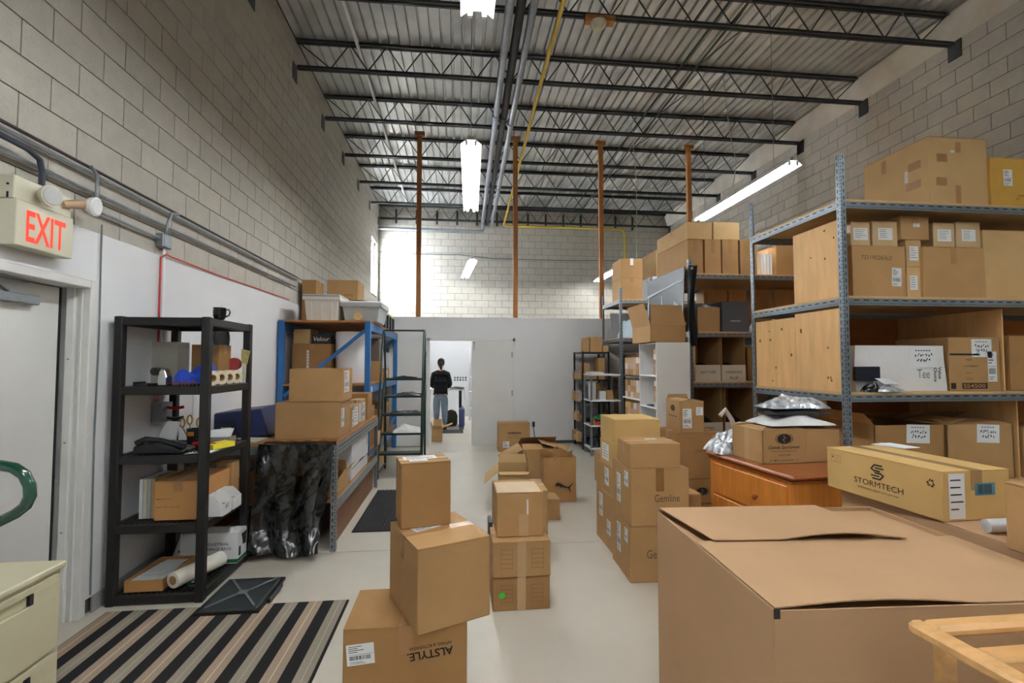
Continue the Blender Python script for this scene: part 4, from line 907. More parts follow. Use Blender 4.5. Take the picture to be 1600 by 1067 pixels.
t = thing('blue_tray', 'blue plastic tray on the low deck behind the ladder', 'tray', (-1.35, 9.0, D[0])); part('tray', M().add([(-1.5,8.8,D[0]),(-1.2,8.8,D[0]),(-1.2,9.3,D[0]),(-1.5,9.3,D[0]),(-1.54,8.76,D[0]+.16),(-1.16,8.76,D[0]+.16),(-1.16,9.34,D[0]+.16),(-1.54,9.34,D[0]+.16)], [(0,3,2,1),(0,1,5,4),(1,2,6,5),(2,3,7,6),(3,0,4,7)]), BLUE, t)
carton(-1.38, 8.0, .001, .36, .6, .30, 'yellowish carton on the floor under the blue rack', mt=KRAFT_Y)

# ------------------------------------------------------------------ rolling ladder
t = thing('rolling_ladder', 'dark green rolling step ladder standing before the blue rack', 'ladder', (-.80, 7.2, 0))
LX0, LX1 = -1.09, -.50
for x in (LX0, LX1):
    part('stringer', M().tube([(x, 6.86, .06), (x, 7.50, 1.36)], .016, 8), LADDER, t, smooth=True)
    part('rail', M().tube([(x, 6.90, .36), (x+.0, 6.98, 1.0), (x, 7.30, 2.03), (x, 7.36, 2.07), (x, 7.42, 2.03), (x, 7.56, 1.36), (x, 7.60, .09)], .015, 8), LADDER, t, smooth=True)
    part('rear_leg', M().tube([(x, 7.52, 1.36), (x, 7.66, .09)], .015, 8), LADDER, t, smooth=True)
    part('base_tube', M().tube([(x, 6.86, .075), (x, 7.66, .075)], .014, 8), LADDER, t)
    for y in (6.92, 7.62): part('wheel', M().cyl((x-.012, y, .032), (x+.012, y, .032), .032, n=14), RUBBER, t, smooth=True)
part('top_rail', M().tube([(LX0, 7.36, 2.07), (LX1, 7.36, 2.07)], .013, 8), LADDER, t, smooth=True)
LS = []
for i, z in enumerate((.34, .60, .855, 1.11, 1.36)):
    y = 6.86+(z-.06)*.64/1.30; LS.append((y, z))
    part('step', M().box(LX0+.012, y-.03, z-.03, LX1-.012, y+.16, z), LADDER, t, bevel=.004)
def flat_bag(name, x, y, z, w, d, h, mt, label, cat='bag', seed=0, group=None):
    cr = .24 if mt.name in ('crinkled_film','dark_poly') else .12
    r = random.Random(seed); a1, a2, a3 = r.uniform(0,6), r.uniform(0,6), r.uniform(6,10)
    def fn(a, b):
        e = (math.sin(PI*a)*math.sin(PI*b))**.45 if 0 < a < 1 and 0 < b < 1 else 0
        return (x-w/2+w*a+.01*math.sin(9*b+a1), y-d/2+d*b+.01*math.sin(8*a+a2), z+.003+e*h*(.78+.22*math.sin(a3*a+a1)*math.cos(a3*.8*b+a2)+cr*noise.noise(Vector((a*w*22+seed, b*d*22, 0)))+cr*.3*noise.noise(Vector((a*w*50, b*d*50+seed, 3)))))
    m = M().grid(fn, 30, 24); m.add([(x-w/2+.01,y-d/2+.01,z),(x+w/2-.01,y-d/2+.01,z),(x+w/2-.01,y+d/2-.01,z),(x-w/2+.01,y+d/2-.01,z)], [(0,3,2,1)])
    return solo(name, m, mt, label, cat, group, smooth=70)
DKB = mat('dark_poly', (70,72,76), .25, bump=.8, bscale=26, noise=.35, nscale=18, spec=.8)
flat_bag('folded_garment', -.80, LS[4][0]+.06, 1.361, .36, .17, .035, CLOTHB, 'folded black garment on the top step of the green ladder', 'garment', 1)
flat_bag('garment_bag', -.72, LS[3][0]+.06, 1.111, .38, .18, .06, DKB, 'shiny wrapped dark garment on the second step from the ladder top', 'bag', 2)
flat_bag('garment_bag', -.75, LS[2][0]+.06, .856, .44, .18, .05, DKB, 'shiny wrapped dark garment on the middle step of the ladder', 'bag', 3)
flat_bag('poly_bag', -.72, LS[1][0]+.05, .601, .40, .20, .12, POLY, 'white plastic bag bulging off the low ladder step', 'bag', 4)

# ------------------------------------------------------------------ office behind the double door
def skin_body(name, pts, edges, radii, mt, parent, lvl=2):
    me = bpy.data.meshes.new(name); me.from_pydata(pts, edges, []); o = bpy.data.objects.new(name, me); link(o, parent); OFF[o] = Vector((0,0,0))
    me.materials.append(mt); s = o.modifiers.new('skin', 'SKIN'); s.use_smooth_shade = True
    for v, r in zip(me.skin_vertices[0].data, radii): v.radius = r if isinstance(r, tuple) else (r, r)
    me.skin_vertices[0].data[0].use_root = True
    u = o.modifiers.new('sub', 'SUBSURF'); u.levels = lvl; u.render_levels = lvl
    return o
SKIN = mat('skin', (196,150,124), .55); SWEAT = mat('black_sweater', (24,26,28), .9, bump=.2, bscale=60); JEAN = mat('grey_blue_jeans', (120,136,152), .85, noise=.12, nscale=8, bump=.15, bscale=50); HAIR = mat('dark_hair', (34,24,22), .5, bump=.4, bscale=40)
p = thing('person', 'person seen from behind in a black sweater and grey-blue jeans at a table', 'person', (-.41, 11.75, 0), rz=.0); OFF[p] = Vector((0,0,0))
# body (head, neck, hands, trunk) facing +Y, leaning slightly forward
B_ = [(0,0,.86),(0,.015,.98),(0,.04,1.12),(0,.08,1.26),(0,.115,1.36),(0,.14,1.43),(0,.155,1.49),
      (.09,0,.82),(.095,.02,.46),(.10,-.02,.09),(.10,.10,.03), (-.09,0,.82),(-.095,.05,.46),(-.10,.04,.09),(-.10,.16,.03),
      (.16,.09,1.31),(.22,.13,1.06),(.15,.34,.99),(-.16,.09,1.31),(-.22,.13,1.06),(-.15,.34,.99)]
E_ = [(0,1),(1,2),(2,3),(3,4),(4,5),(5,6),(0,7),(7,8),(8,9),(9,10),(0,11),(11,12),(12,13),(13,14),(4,15),(15,16),(16,17),(4,18),(18,19),(19,20)]
R_ = [(.125,.10),(.115,.085),(.125,.09),(.13,.09),(.10,.075),.05,.05,.085,.056,.038,.03,.085,.056,.038,.03,.052,.042,.030,.052,.042,.030]
skin_body('body', B_, E_, R_, SKIN, p)
q = lambda r, k: tuple(x*k for x in r) if isinstance(r, tuple) else r*k
skin_body('sweater', [B_[i] for i in (1,2,3,4,5,15,16,17,18,19,20)] + [(0,.0,.90)], [(0,1),(1,2),(2,3),(3,4),(3,5),(5,6),(6,7),(3,8),(8,9),(9,10),(0,11)], [(.17,.12),(.17,.125),(.17,.125),(.135,.105),.06,.078,.068,.05,.078,.068,.05,(.165,.125)], SWEAT, p)
skin_body('jeans', [(0,0,.93)]+[B_[0]]+[B_[7],B_[8],(.10,-.015,.12),B_[11],B_[12],(-.10,.045,.12)], [(0,1),(1,2),(2,3),(3,4),(1,5),(5,6),(6,7)], [(.155,.12),(.165,.13),.118,.082,.06,.118,.082,.06], JEAN, p)
for s in (1, -1):
    off = -.0 if s > 0 else .06
    part('shoe', M().lathe([(.02,0),(.045,.01),(.05,.04),(.042,.09),(.03,.10)], (s*.10, -.0+off, 0), 12).box(s*.10-.042, -.0+off, 0, s*.10+.042, .15+off, .05), BLACKP, p, bevel=.01)
head = M().lathe([(.03,-.12),(.055,-.10),(.072,-.05),(.078,0),(.072,.055),(.05,.09),(.02,.105)], (0,.19,1.575), 20, (0,.35,1))
ho = part('head', head, SKIN, p, smooth=True)
part('nose', M().cyl((0,.262,1.56), (0,.285,1.545), .012, .008, 8), SKIN, ho)
for s in (1, -1): part('ear', M().lathe([(.006,0),(.022,.004),(.02,.012)], (s*.074,.18,1.57), 10, (s,0,0)), SKIN, ho)
part('hair', M().lathe([(.062,-.07),(.082,-.02),(.086,.03),(.076,.075),(.05,.105),(.015,.118)], (0,.172,1.585), 20, (0,.1,1)), HAIR, ho, smooth=True)
part('ponytail', M().tube([(0,.09,1.60),(0,.065,1.575),(0,.07,1.50),(.005,.085,1.43),(.01,.09,1.38)], [.028,.034,.03,.022,.008], 10), HAIR, ho, smooth=True)
for s in (1, -1):
    hx, hy, hz = s*.15, .34, .99
    hm = M().obox((hx-s*.01, hy+.05, hz-.01), (.075, .09, .028), Matrix.Rotation(s*.2, 3, 'Z'))
    for k in range(4): hm.tube([(hx-s*.01+(k-1.5)*.018, hy+.095, hz-.008), (hx-s*.02+(k-1.5)*.02, hy+.13+.006*(1.5-abs(k-1.5)), hz-.014), (hx-s*.024+(k-1.5)*.021, hy+.155+.01*(1.5-abs(k-1.5)), hz-.028)], [.009,.0085,.007], 6)
    hm.tube([(hx-s*.045, hy+.04, hz-.01), (hx-s*.07, hy+.075, hz-.014), (hx-s*.072, hy+.105, hz-.02)], [.011,.010,.008], 6)
    part('hand', hm, SKIN, p, smooth=True)
# table, cloth, suitcase, floor box
t = thing('work_table', 'pale-topped table with dark legs where the person stands', 'table', (-.25, 12.4, 0))
part('tabletop', M().box(-1.2, 12.18, .90, .14, 12.95, .94), WHITEM, t)
for x in (-1.15, .02): 
    for y in (12.24, 12.84): part('leg', M().box(x, y, 0, x+.07, y+.07, .899), BLACKM, t)
t = thing('table_cloth', 'black garment lying on the table beside the person', 'garment', (.0, 12.4, .941))
part('cloth', M().grid(lambda a, b: (-.20+min(a,.80)*.435+max(0,a-.8)*.12, 12.2+b*.45, .960+.012*math.sin(PI*min(1,a*1.1))+.006*math.sin(9*a+5*b) - (max(0,a-.85)*1.9)), 18, 8, thick=(0,0,-.006)), CLOTHB, t, smooth=60)
t = thing('suitcase', 'blue hard suitcase standing beside the table leg', 'suitcase', (.20, 11.95, 0))
part('shell', M().box(.02, 11.80, .05, .16, 12.1, .50), mat('suitcase_blue', (78,90,140), .35), t, bevel=.03); part('handle', M().tube([(.06,11.95,.50),(.06,11.95,.54),(.12,11.95,.54),(.12,11.95,.50)], .008, 6), BLACKP, t)
for x in (.05, .13): part('wheel', M().cyl((x-.01, 11.85, .025), (x+.01, 11.85, .025), .025, n=10), RUBBER, t)
t = thing('backpack', 'dark bag with a green patch on the floor under the table', 'bag', (-.13, 12.4, 0))
part('bag', M().lathe([(.12,0),(.16,.06),(.16,.25),(.12,.36),(.04,.40)], (-.17, 12.5, 0), 14), mat('olive_dark', (56,60,44), .8), t, smooth=True)
solo('floor_mat', M().box(-.35, 11.2, .001, .12, 11.75, .012), RUBBER, 'small dark mat on the office floor before the suitcase', 'mat')
carton(-.42, 10.2, .001, .20, .3, .27, 'narrow open carton with splayed flaps just inside the double door', open_=True, mt=KRAFT, flaps={'r': (70,.22), 'b': (30,.16), 'f': (60,.12), 'l': (20,.1)})
t = thing('goods_shelf', 'narrow shelf of white folded goods at the right edge of the doorway', 'shelf', (.42, 13.6, 0))
for x in (.30, .68): part('post', M().box(x, 13.6, 0, x+.03, 13.63, 2.0), WHITEM, t)
for z in (.35, .8, 1.2, 1.6): part('shelf_board', M().box(.30, 13.4, z-.02, .71, 13.8, z), WHITEM, t)
for i, (z, c_) in enumerate(((.351, BLACKP), (.801, CLOTHB), (1.201, GREYP), (1.601, POLY))):
    flat_bag('folded_goods', .515, 13.58, z+.001, .28, .3, .20, c_, f'folded bundle on the {ORD[i]} board of the narrow office shelf from below', 'bundle', 20+i, 'bundles on the office shelf')
t = thing('wall_stickers', 'row of small purple and green stickers on the office wall', 'stickers', (.05, YB-.02, 1.1))
for i in range(5):
    for j in range(2): part('sticker', M().box(-.12+i*.08, YB-.0225, 1.05+j*.07, -.07+i*.08, YB-.0205, 1.10+j*.07), [mat('purple', (110,90,170), .6), GREENF, NAVY][(i+j)%3], t)

# ------------------------------------------------------------------ aisle: left front stack
t = corner_box((536,984), (730,973), (551.5,927), .42, 984, 'large brown carton with inverted black lettering, lowest of the leaning front stack', zfix=.001, tape='n') if False else None
a = P(536, 984, Z=.42); b = P(730, 973, Z=.42)
w_ = (b-a).length; rz_ = math.atan2((b-a).y, (b-a).x)
c_ = a + Vector((math.cos(rz_), math.sin(rz_), 0))*w_/2 + Vector((-math.sin(rz_), math.cos(rz_), 0))*.19
t = carton(c_.x, c_.y, .0005, w_, .38, .4195, 'large brown carton with upside-down black lettering at the bottom of the front stack', rz=rz_, tape='y', mt=KRAFT_D,
    st=[('f','ship',-.36,.24,.12,.09,.08)], txt=[('f','ALSTYLE.',.2,.20,.205,.036,{'rot': PI+.12, 'mat': INK, 'bold': .02}), ('f','APPAREL & ACTIVEWEAR',.2,.285,.19,.014,{'rot': PI+.12, 'mat': INK})], tapelen=.12)
corner_box((652,994), (766,961), (584,936), .4205, 859, 'big brown carton turned cornerwise in the middle of the front stack', tape='x', mt=KRAFT, st=[('t','ship',-.14,.12,.14,.08,.2)], tapelen=.10, tapemat=TAPE)
zt = .4205 + (P(652, 859, Y=P(652,994,Z=.4205).y).z - .4205)
corner_box((626,828), (704,819), (604,810), zt+.0012, 725, 'tall brown carton with white labels on its lid, top of the front stack', tape='x', mt=KRAFT_D, st=[('t','ship',-.05,.14,.17,.09), ('t','lines',-.12,-.2,.09,.05)])

# ------------------------------------------------------------------ aisle: middle stack of three
z0 = .0008
t = fbox(770, 859, 903, 3.2, z0, .34, 'lowest brown carton of the middle stack with a round green dot sticker', tape='x', mt=KRAFT_D)
wd = P(859,950,Y=3.2).x-P(770,950,Y=3.2).x; hh = P(800,903,Y=3.2).z
o, u, v, W, H = face(wd, .34, hh, 'f')
part('green_dot', M().cyl(o+u*(-.34*W)+v*(-.02*H)+Vector((0,-.0005,0)), o+u*(-.34*W)+v*(-.02*H)+Vector((0,-.0025,0)), .021, n=20), mat('green_dot', (66,200,60), .5), t)
def line_print(t, wd, hh, d_, cols=((-.26,.2),(.28,.2))):
    o, u, v, W, H = face(wd, d_, hh, 'f'); m = M(); n = Vector((0,-.0012,0))
    for cx_, w_ in cols:
        for i in range(5):
            c = o+u*(cx_*W)+v*((-.25+i*.13)*H)+n; m.add([c-u*W*w_*.5, c+u*W*w_*.5, c+u*W*w_*.5+v*.002, c-u*W*w_*.5+v*.002], [(0,1,2,3)])
        for s in (-1,1):
            c = o+u*((cx_+s*w_*.5)*W)+v*(.02*H)+n; m.add([c-v*H*.3, c+v*H*.3, c+v*H*.3+u*.0015, c-v*H*.3+u*.0015], [(0,1,2,3)])
    part('print', m, INK_S, t); 
    m = M(); c = o+n*1.5; m.add([c-u*.028-v*H*.5, c+u*.028-v*H*.5, c+u*.028+v*H*.5, c-u*.028+v*H*.5], [(0,1,2,3)]); part('tape', m, TAPE_L, t)
line_print(t, wd, hh, .34)
t = fbox(770, 860, 846, 3.2, hh+.002, .36, 'middle brown carton with printed line tables under the small taped carton', tape='x', mt=KRAFT)
h2 = P(800,846,Y=3.2).z
line_print(t, P(860,950,Y=3.2).x-P(770,950,Y=3.2).x, h2-hh-.002, .36)
t = fbox(776, 849, 770, 3.28, h2+.0015, .30, 'small brown carton with a crumpled paper lid, top of the middle stack', tape='n', mt=KRAFT, st=[('t','lines',.22,.2,.11,.12)])
w3 = P(849,800,Y=3.28).x-P(776,800,Y=3.28).x; h3 = P(800,770,Y=3.28).z-h2-.0015
o, u, v, W, H = face(w3, .30, h3, 'f'); m = M(); c = o+Vector((.02,-.0012,0))
m.add([c-u*.028-v*H*.5, c+u*.035-v*H*.5, c+u*.035, c-u*.028], [(0,1,2,3)]); part('tape', m, TAPE_L, t)
m = M(); c = o+Vector((.022,-.0016,0)); m.add([c+v*H*.0+u*.022, c+v*H*.0+u*.034, c+v*H*.34+u*.034, c+v*H*.34+u*.022], [(0,1,2,3)]); part('torn_strip', m, PAPER, t)
part('lid_paper', M().grid(lambda a, b: (-w3/2+.005+a*(w3-.02), -.145+b*.29, h3+.0015+.004*abs(math.sin(7*a+3*b))*math.sin(PI*b)), 10, 8), mat('manila', (206,180,146), .6), t, smooth=True)
solo('dark_board', M().box(P(763.5,900,Y=3.52).x, 3.50, .001, P(769,900,Y=3.52).x, 3.66, .47), mat('dark_board', (58,62,66), .5), 'thin dark grey board standing left of the middle stack', 'board')
q0, q1 = P(774, 800, Y=4.2), P(856, 800, Y=4.2)
carton((q0.x+q1.x)/2, 4.4, .001, q1.x-q0.x, .4, P(800,752,Y=4.55).z, 'brown carton mostly hidden right behind the middle stack', tape='x', mt=KRAFT)
# ------------------------------------------------------------------ open boxes, paper bag and scraps farther up the aisle
q0, q1 = P(780, 760, Y=5.35), P(832, 760, Y=5.35)
carton((q0.x+q1.x)/2, 5.62, .001, q1.x-q0.x-.02, .5, P(800,738,Y=5.35).z, 'open brown carton with a flap hanging out to the left behind the middle stack', rz=-.08, open_=True, mt=KRAFT_L, flaps={'l': (132,.20), 'r': (-8,.16), 'f': (115,.05), 'b': (25,.10)})
q0, q1 = P(817, 740, Y=6.7), P(880, 740, Y=6.7)
carton((q0.x+q1.x)/2, 7.0, .001, q1.x-q0.x, .58, P(840,703,Y=6.7).z, 'wide open carton with long flaps beyond the paper bag', open_=True, mt=KRAFT, flaps={'l': (118,.34), 'b': (-62,.26), 'r': (-75,.30), 'f': (-80,.24)})
q0, q1 = P(852, 790, Y=4.95), P(876, 790, Y=4.95)
carton((q0.x+q1.x)/2-.02, 5.10, .001, q1.x-q0.x+.03, .26, P(860,781,Y=4.95).z, 'small closed brown carton on the floor right of the middle stack', tape='n', mt=KRAFT)
# paper shopping bag
bx0, bx1, by = P(845,777,Z=0).x, P(897,780,Z=0).x, 5.60
t = thing('paper_bag', 'brown paper shopping bag printed with a black leaping cat', 'paper bag', ((bx0+bx1)/2, by+.1, 0))
hb = P(870, 714, Y=by).z; W_ = bx1-bx0
def bagw(a, b):
    k = .004*math.sin(9*a+5*b)+.006*math.sin(4*b+7*a)
    return k
bm_ = M()
bm_.grid(lambda a, b: (bx0+W_*a, by+.012*math.sin(3*a+2*b)+bagw(a,b)-.02*b, .001+hb*b), 10, 10)
bm_.grid(lambda a, b: (bx0+W_*a, by+.19+bagw(b,a)+.02*b, .001+hb*b), 10, 10)
bm_.grid(lambda a, b: (bx0+.003*math.sin(7*b)-(.0 if b<.5 else .01*(b-.5)), by-.02*b+(.19+.04*b)*a+ .0, .001+hb*b), 6, 8)
bm_.grid(lambda a, b: (bx1+.003*math.sin(7*b)+.02*math.sin(PI*a)*(b<.7), by-.02*b+(.19+.04*b)*a, .001+hb*b), 6, 8)
bm_.add([(bx0,by,.001),(bx1,by,.001),(bx1,by+.19,.001),(bx0,by+.19,.001)], [(0,3,2,1)])
PB = mat('paper_bag_kraft', (186,142,92), .7, bump=.5, bscale=12, noise=.06)
part('bag', bm_, PB, t, smooth=60)
part('torn_edge', M().grid(lambda a, b: (bx0-.02+(W_+.02)*a, by+.15-.02*b+.02*math.sin(8*a), hb-.02+(.04+.05*abs(math.sin(6*a+1)))*b), 14, 3), PB, t, smooth=60)
for yy in (by-.02, by+.17): part('handle', M().tube([(bx0+W_*(.3+.4*k/8), yy, hb-.04+.13*math.sin(PI*k/8)) for k in range(9)], .006, 6), PB, t, smooth=True)
cat_ = [(.02,.62),(.06,.69),(.12,.72),(.17,.74),(.22,.72),(.27,.70),(.34,.66),(.42,.60),(.50,.545),(.58,.50),(.66,.485),(.72,.51),(.78,.56),(.84,.63),(.89,.68),(.94,.70),(.98,.725),(.985,.70),(.93,.655),(.88,.60),(.83,.53),(.785,.46),(.775,.38),(.79,.30),(.80,.22),(.83,.155),(.785,.165),(.755,.22),(.735,.31),(.685,.385),(.60,.42),(.52,.43),(.45,.46),(.38,.475),(.32,.45),(.27,.475),(.25,.53),(.21,.565),(.15,.56),(.08,.535),(.02,.555),(.0,.59),(.06,.595)]
S_ = W_*.60; ox = bx0+W_*.34
part('leaping_cat', M().add([(ox+a*S_, by-.030-.002*0, .10+(b-.10)*S_*.85) for a, b in cat_], [tuple(range(len(cat_)))]), INK, t, label='black leaping cat print')
bm = M(); put_text(bm, 'ARCHIVE', (bx0+W_*.5, by+.125, hb+.02), (1,0,0), (0,0,1), W_*.5, .03) if False else None
solo('cardboard_sheet', M().prism([(1.46, 8.75, .001), (1.95, 8.72, .001), (2.18, 9.38, .001), (1.55, 9.42, .001)], (0,0,.006)), KRAFT_L, 'flat cardboard sheet on the floor by the far partition', 'cardboard')
t = fbox(779, 828, 661, 8.75, .001, .34, 'square brown carton with a white label standing before the closed door', tape='x', mt=KRAFT, st=[('f','ship',-.26,-.24,.11,.11)], txt=[('f','cottons',0,.16,.24,.045,{'mat': INK, 'bold': .03}), ('f','Quality Goods',-.02,.05,.22,.02), ('f','Handle with care',-.02,-.01,.22,.02)])
t = thing('tape_strap', 'black strap hanging off the carton before the closed door', 'strap', (1.33, 8.9, 0))
part('buckle', M().box(1.333, 8.74, .44, 1.375, 8.80, .53), BLACKM, t, bevel=.004); part('strap', M().tube([(1.352, 8.77, .44), (1.37, 8.79, .30), (1.40, 8.81, .18), (1.44, 8.83, .03)], .008, 6), BLACKP, t)

# ------------------------------------------------------------------ gemline stack
N_ = P(987, 912, Z=.001); h1 = P(987, 823, Y=N_.y).z
t = carton(N_.x+.225, N_.y+.225, .001, .45, .45, h1-.001, 'lower square brown carton at the front of the right aisle stack', rz=-.03, tape='y', mt=KRAFT, st=[('l','ship',.30,.28,.08,.10),('l','ship',-.1,.1,.10,.22)], txt=[('f','Gemline',.02,-.0,.22,.062,{'mat': INK_S})])
h2 = P(987, 733, Y=N_.y).z
t = carton(N_.x+.225, N_.y+.225, h1+.0012, .44, .46, h2-h1-.001, 'upper square brown carton with a faint printed name, right aisle stack', rz=-.02, tape='y', mt=KRAFT, st=[('l','ship',.28,.28,.09,.11),('l','ship',-.12,.02,.10,.22)], txt=[('f','Gemline',.12,-.02,.19,.055,{'mat': INK_S})], tapelen=.17, tapemat=mat('brown_tape', (136,98,56), .35))
t = carton(N_.x+.20, N_.y+.17, h2+.0012, .385, .30, P(985,694,Y=N_.y+.02).z-h2, 'flat brown carton lying on top of the right aisle stack', rz=-.02, tape='x', mt=KRAFT, st=[('t','lines',.12,.22,.09,.05)])
# behind it
x2 = N_.x+.035
carton(x2+.2, 4.26, .001, .40, .50, .46, 'brown carton with white labels behind the lower front carton', tape='y', mt=KRAFT, st=[('l','ship',.25,-.1,.11,.12),('l','ship',-.2,.2,.11,.2)])
carton(x2+.2, 4.26, .462, .38, .46, .235, 'brown carton standing second in the pile behind the upper front carton', tape='y', mt=KRAFT, st=[('l','ship',.1,.1,.12,.15)])
carton(x2+.23, 4.24, .6985, .42, .40, .215, 'yellow carton with printed grid under the yellow lid box', tape='n', mt=KRAFT_Y, st=[('l','lines',-.1,0,.2,.14)])
carton(x2+.23, 4.25, .915, .40, .42, .20, 'topmost yellow carton of the right aisle stack', tape='n', mt=KRAFT_Y)
carton(1.66, 4.92, .001, .36, .50, .34, 'low brown carton at the rear left of the right aisle stack', tape='y', mt=KRAFT, st=[('l','ship',0,0,.12,.12)])
carton(1.65, 4.92, .3425, .38, .50, .31, 'upper brown carton at the rear left of the right aisle stack', tape='y', mt=KRAFT, st=[('l','ship',.2,.1,.14,.16)])
def swirl(parent, o, u, v, W, mt=INK):
    """oval with two facing teardrops between two arcs"""
    n = Vector(u).cross(Vector(v)).normalized()*.0014; o = Vector(o)+n; u = Vector(u); v = Vector(v); m = M(); H_ = W*.62
    for s in (1, -1):
        pts = [o + (u*math.cos(a)*.40*W + v*math.sin(a)*.42*H_)*s for a in [math.radians(75+i*15) for i in range(13)]]
        pts += [o + (u*(.02*W)+v*(-.30*H_))*s, o + (u*(-.10*W)+v*(-.05*H_))*s, o + (u*(.06*W)+v*(.08*H_))*s, o+(u*(-.06*W)+v*(.26*H_))*s]
        m.add(pts, [tuple(range(len(pts)))])
        A = [o + (u*math.cos(a)*.50*W + v*math.sin(a)*.50*H_)*s for a in [math.radians(125+i*11) for i in range(11)]]
        Bp = [o + (u*math.cos(a)*.46*W + v*math.sin(a)*.48*H_)*s for a in [math.radians(125+i*11) for i in range(11)]]
        for i in range(10): m.add([A[i], A[i+1], Bp[i+1], Bp[i]], [(0,1,2,3)])
    part('emblem', m, mt, parent, label='black oval swirl emblem')
def sport_print(t, fr, w, small=True):
    o, u, v, W, H = fr; swirl(t, o+v*H*.24, u, v, w*.55); n = u.cross(v).normalized()*.0015
    m = M(); put_text(m, 'Canada Sportswear', o+n-v*H*.02, u, v, w, None, .015, .25)
    if small:
        put_text(m, 'JACKETS TEAM', o+n-v*H*.25, u, v, w*.38, None, .0); put_text(m, 'MADE IN BANGLADESH', o+n-v*H*.40, u, v, w*.6, None, .01)
        for k in (-.42,-.30,.40): put_text(m, 'O', o+n-v*H*.40+u*w*k, u, v, w*.06, None, .0)
        m.add([o+n-v*H*.135-u*w*.4, o+n-v*H*.135+u*w*.4, o+n-v*H*.125+u*w*.4, o+n-v*H*.125-u*w*.4], [(0,1,2,3)])
    part('lettering', m, INK, t)
# stack by the white cabinet
zc = P(1059, 676, Y=4.62).z
t = carton(2.30, 4.80, zc, .24, .36, P(1059,627,Y=4.62).z-zc, 'small upright carton with an oval swirl emblem before the white cabinet', rz=-.05, open_=True, mt=KRAFT, flaps={'b': (-5,.05), 'l': (-80,.1)}, fill=.8, st=[('f','ship',-.2,-.05,.09,.19),('f','lines',.32,.18,.07,.08)])
sport_print(t, face(.24,.36,P(1059,627,Y=4.62).z-zc,'l'), .22, False)
t = carton(2.36, 4.84, .46, .46, .46, zc-.462, 'printed brown carton under the small swirl carton', tape='x', mt=KRAFT_D, txt=[('f','Canada Sportswear',.12,.1,.22,.03,{'mat': INK_S})])
t = carton(2.38, 4.84, .001, .46, .46, .457, 'lowest printed brown carton under the swirl cartons', tape='x', mt=KRAFT_D)
sport_print(t, face(.46,.46,.457,'f'), .26, False)
t = carton(1.86, 3.98, .001, .26, .22, .52, 'plain brown carton beside the orange dresser with a torn white tag', tape='x', mt=KRAFT) 
part('tag', M().prism([(-.10,-.1115,.30),(-.04,-.1115,.30),(-.06,-.1115,.42),(-.085,-.1115,.42)], (0,-.001,0)), PAPER, t)

# ------------------------------------------------------------------ orange wooden dresser
NX, NY, DZT = 2.0, 3.05, .88
t = thing('dresser', 'orange wooden dresser with a dark moulded top and round drawer knob', 'dresser', (2.40, 3.4, 0), rz=math.radians(5)); OFF[t] = Vector((0,0,0))
dw, dd = .70, .95
part('carcass', M().box(-dw/2+.03, -dd/2+.03, .06, dw/2-.03, dd/2-.03, DZT-.055), OAK, t, bevel=.004)
part('plinth', M().box(-dw/2+.05, -dd/2+.05, 0, dw/2-.05, dd/2-.05, .059), OAK_D, t)
part('top_slab', M().box(-dw/2, -dd/2, DZT-.03, dw/2, dd/2, DZT), OAK_D, t, bevel=.012)
part('moulding', M().box(-dw/2+.015, -dd/2+.015, DZT-.054, dw/2-.015, dd/2-.015, DZT-.031), OAK_D, t, bevel=.01)
for i, (a, b) in enumerate(((.57,.80),(.33,.55),(.09,.31))):
    d_ = part('drawer', M().box(-dw/2+.018, -dd/2+.08, a, -dw/2+.0295, dd/2-.08, b), OAK, t, bevel=.004)
    for y in ((-.0,) if i < 1 else (-.2,.2)): part('knob', M().lathe([(.010,0),(.010,.012),(.022,.02),(.024,.03),(.012,.038)], (-dw/2+.018, y-.12, (a+b)/2-.02), 14, (-1,0,0)), OAK_D, d_, smooth=True)
t2 = math.radians(5)
def dloc(x, y): return (2.40+x*math.cos(t2)-y*math.sin(t2), 3.4+x*math.sin(t2)+y*math.cos(t2))
zt = DZT+.0012
# on the dresser
N_ = P(1190, 726, Z=DZT)
ch = P(1188, 673, Y=N_.y).z-zt
t = carton(N_.x+.175, N_.y+.19, zt, .335, .36, ch, 'brown carton with an oval swirl emblem and printed name on the dresser', rz=.035, open_=True, mt=KRAFT, flaps={'f': (-86,.17), 'b': (-78,.15), 'l': (-60,.05)}, fill=.75)
sport_print(t, face(.335,.36,ch,'f'), .25)
part('tape', M().box(-.1688,-.03,0,-.1676,.03,ch), TAPE_L, t)
carton(N_.x+.175+.315, N_.y+.215, zt, .28, .36, ch-.002, 'plain brown carton right of the swirl carton on the dresser', rz=.035, tape='x', mt=KRAFT)
xs, ys = dloc(-.16, .29)
FOIL = mat('crinkled_film', (196,202,210), .18, bump=1.0, bscale=24, noise=.5, nscale=22, spec=1.0, metal=.35)
flat_bag('plastic_pile', xs-.0, ys+.09, zt, .38, .27, .19, FOIL, 'heap of crinkled clear plastic wrapped items on the far corner of the dresser', 'plastic bags', 11)
zq = zt+ch+.016
flat_bag('poly_bag', N_.x+.36, N_.y+.20, zq+.006, .52, .32, .085, POLY, 'white plastic mailing bag on the cartons on the dresser', 'bag', 12)
flat_bag('black_garment', N_.x+.40, N_.y+.22, zq+.078, .46, .24, .06, CLOTHB, 'black folded garment lying on the white plastic bag', 'garment', 13)
flat_bag('clear_bag', N_.x+.40, N_.y+.24, zq+.122, .46, .26, .10, FOIL, 'clear crinkled garment bag on top of the black garment', 'bag', 14)
t = thing('white_cable', 'thick white cable arching up behind the dresser', 'cable', (2.9, 4.5, 0))
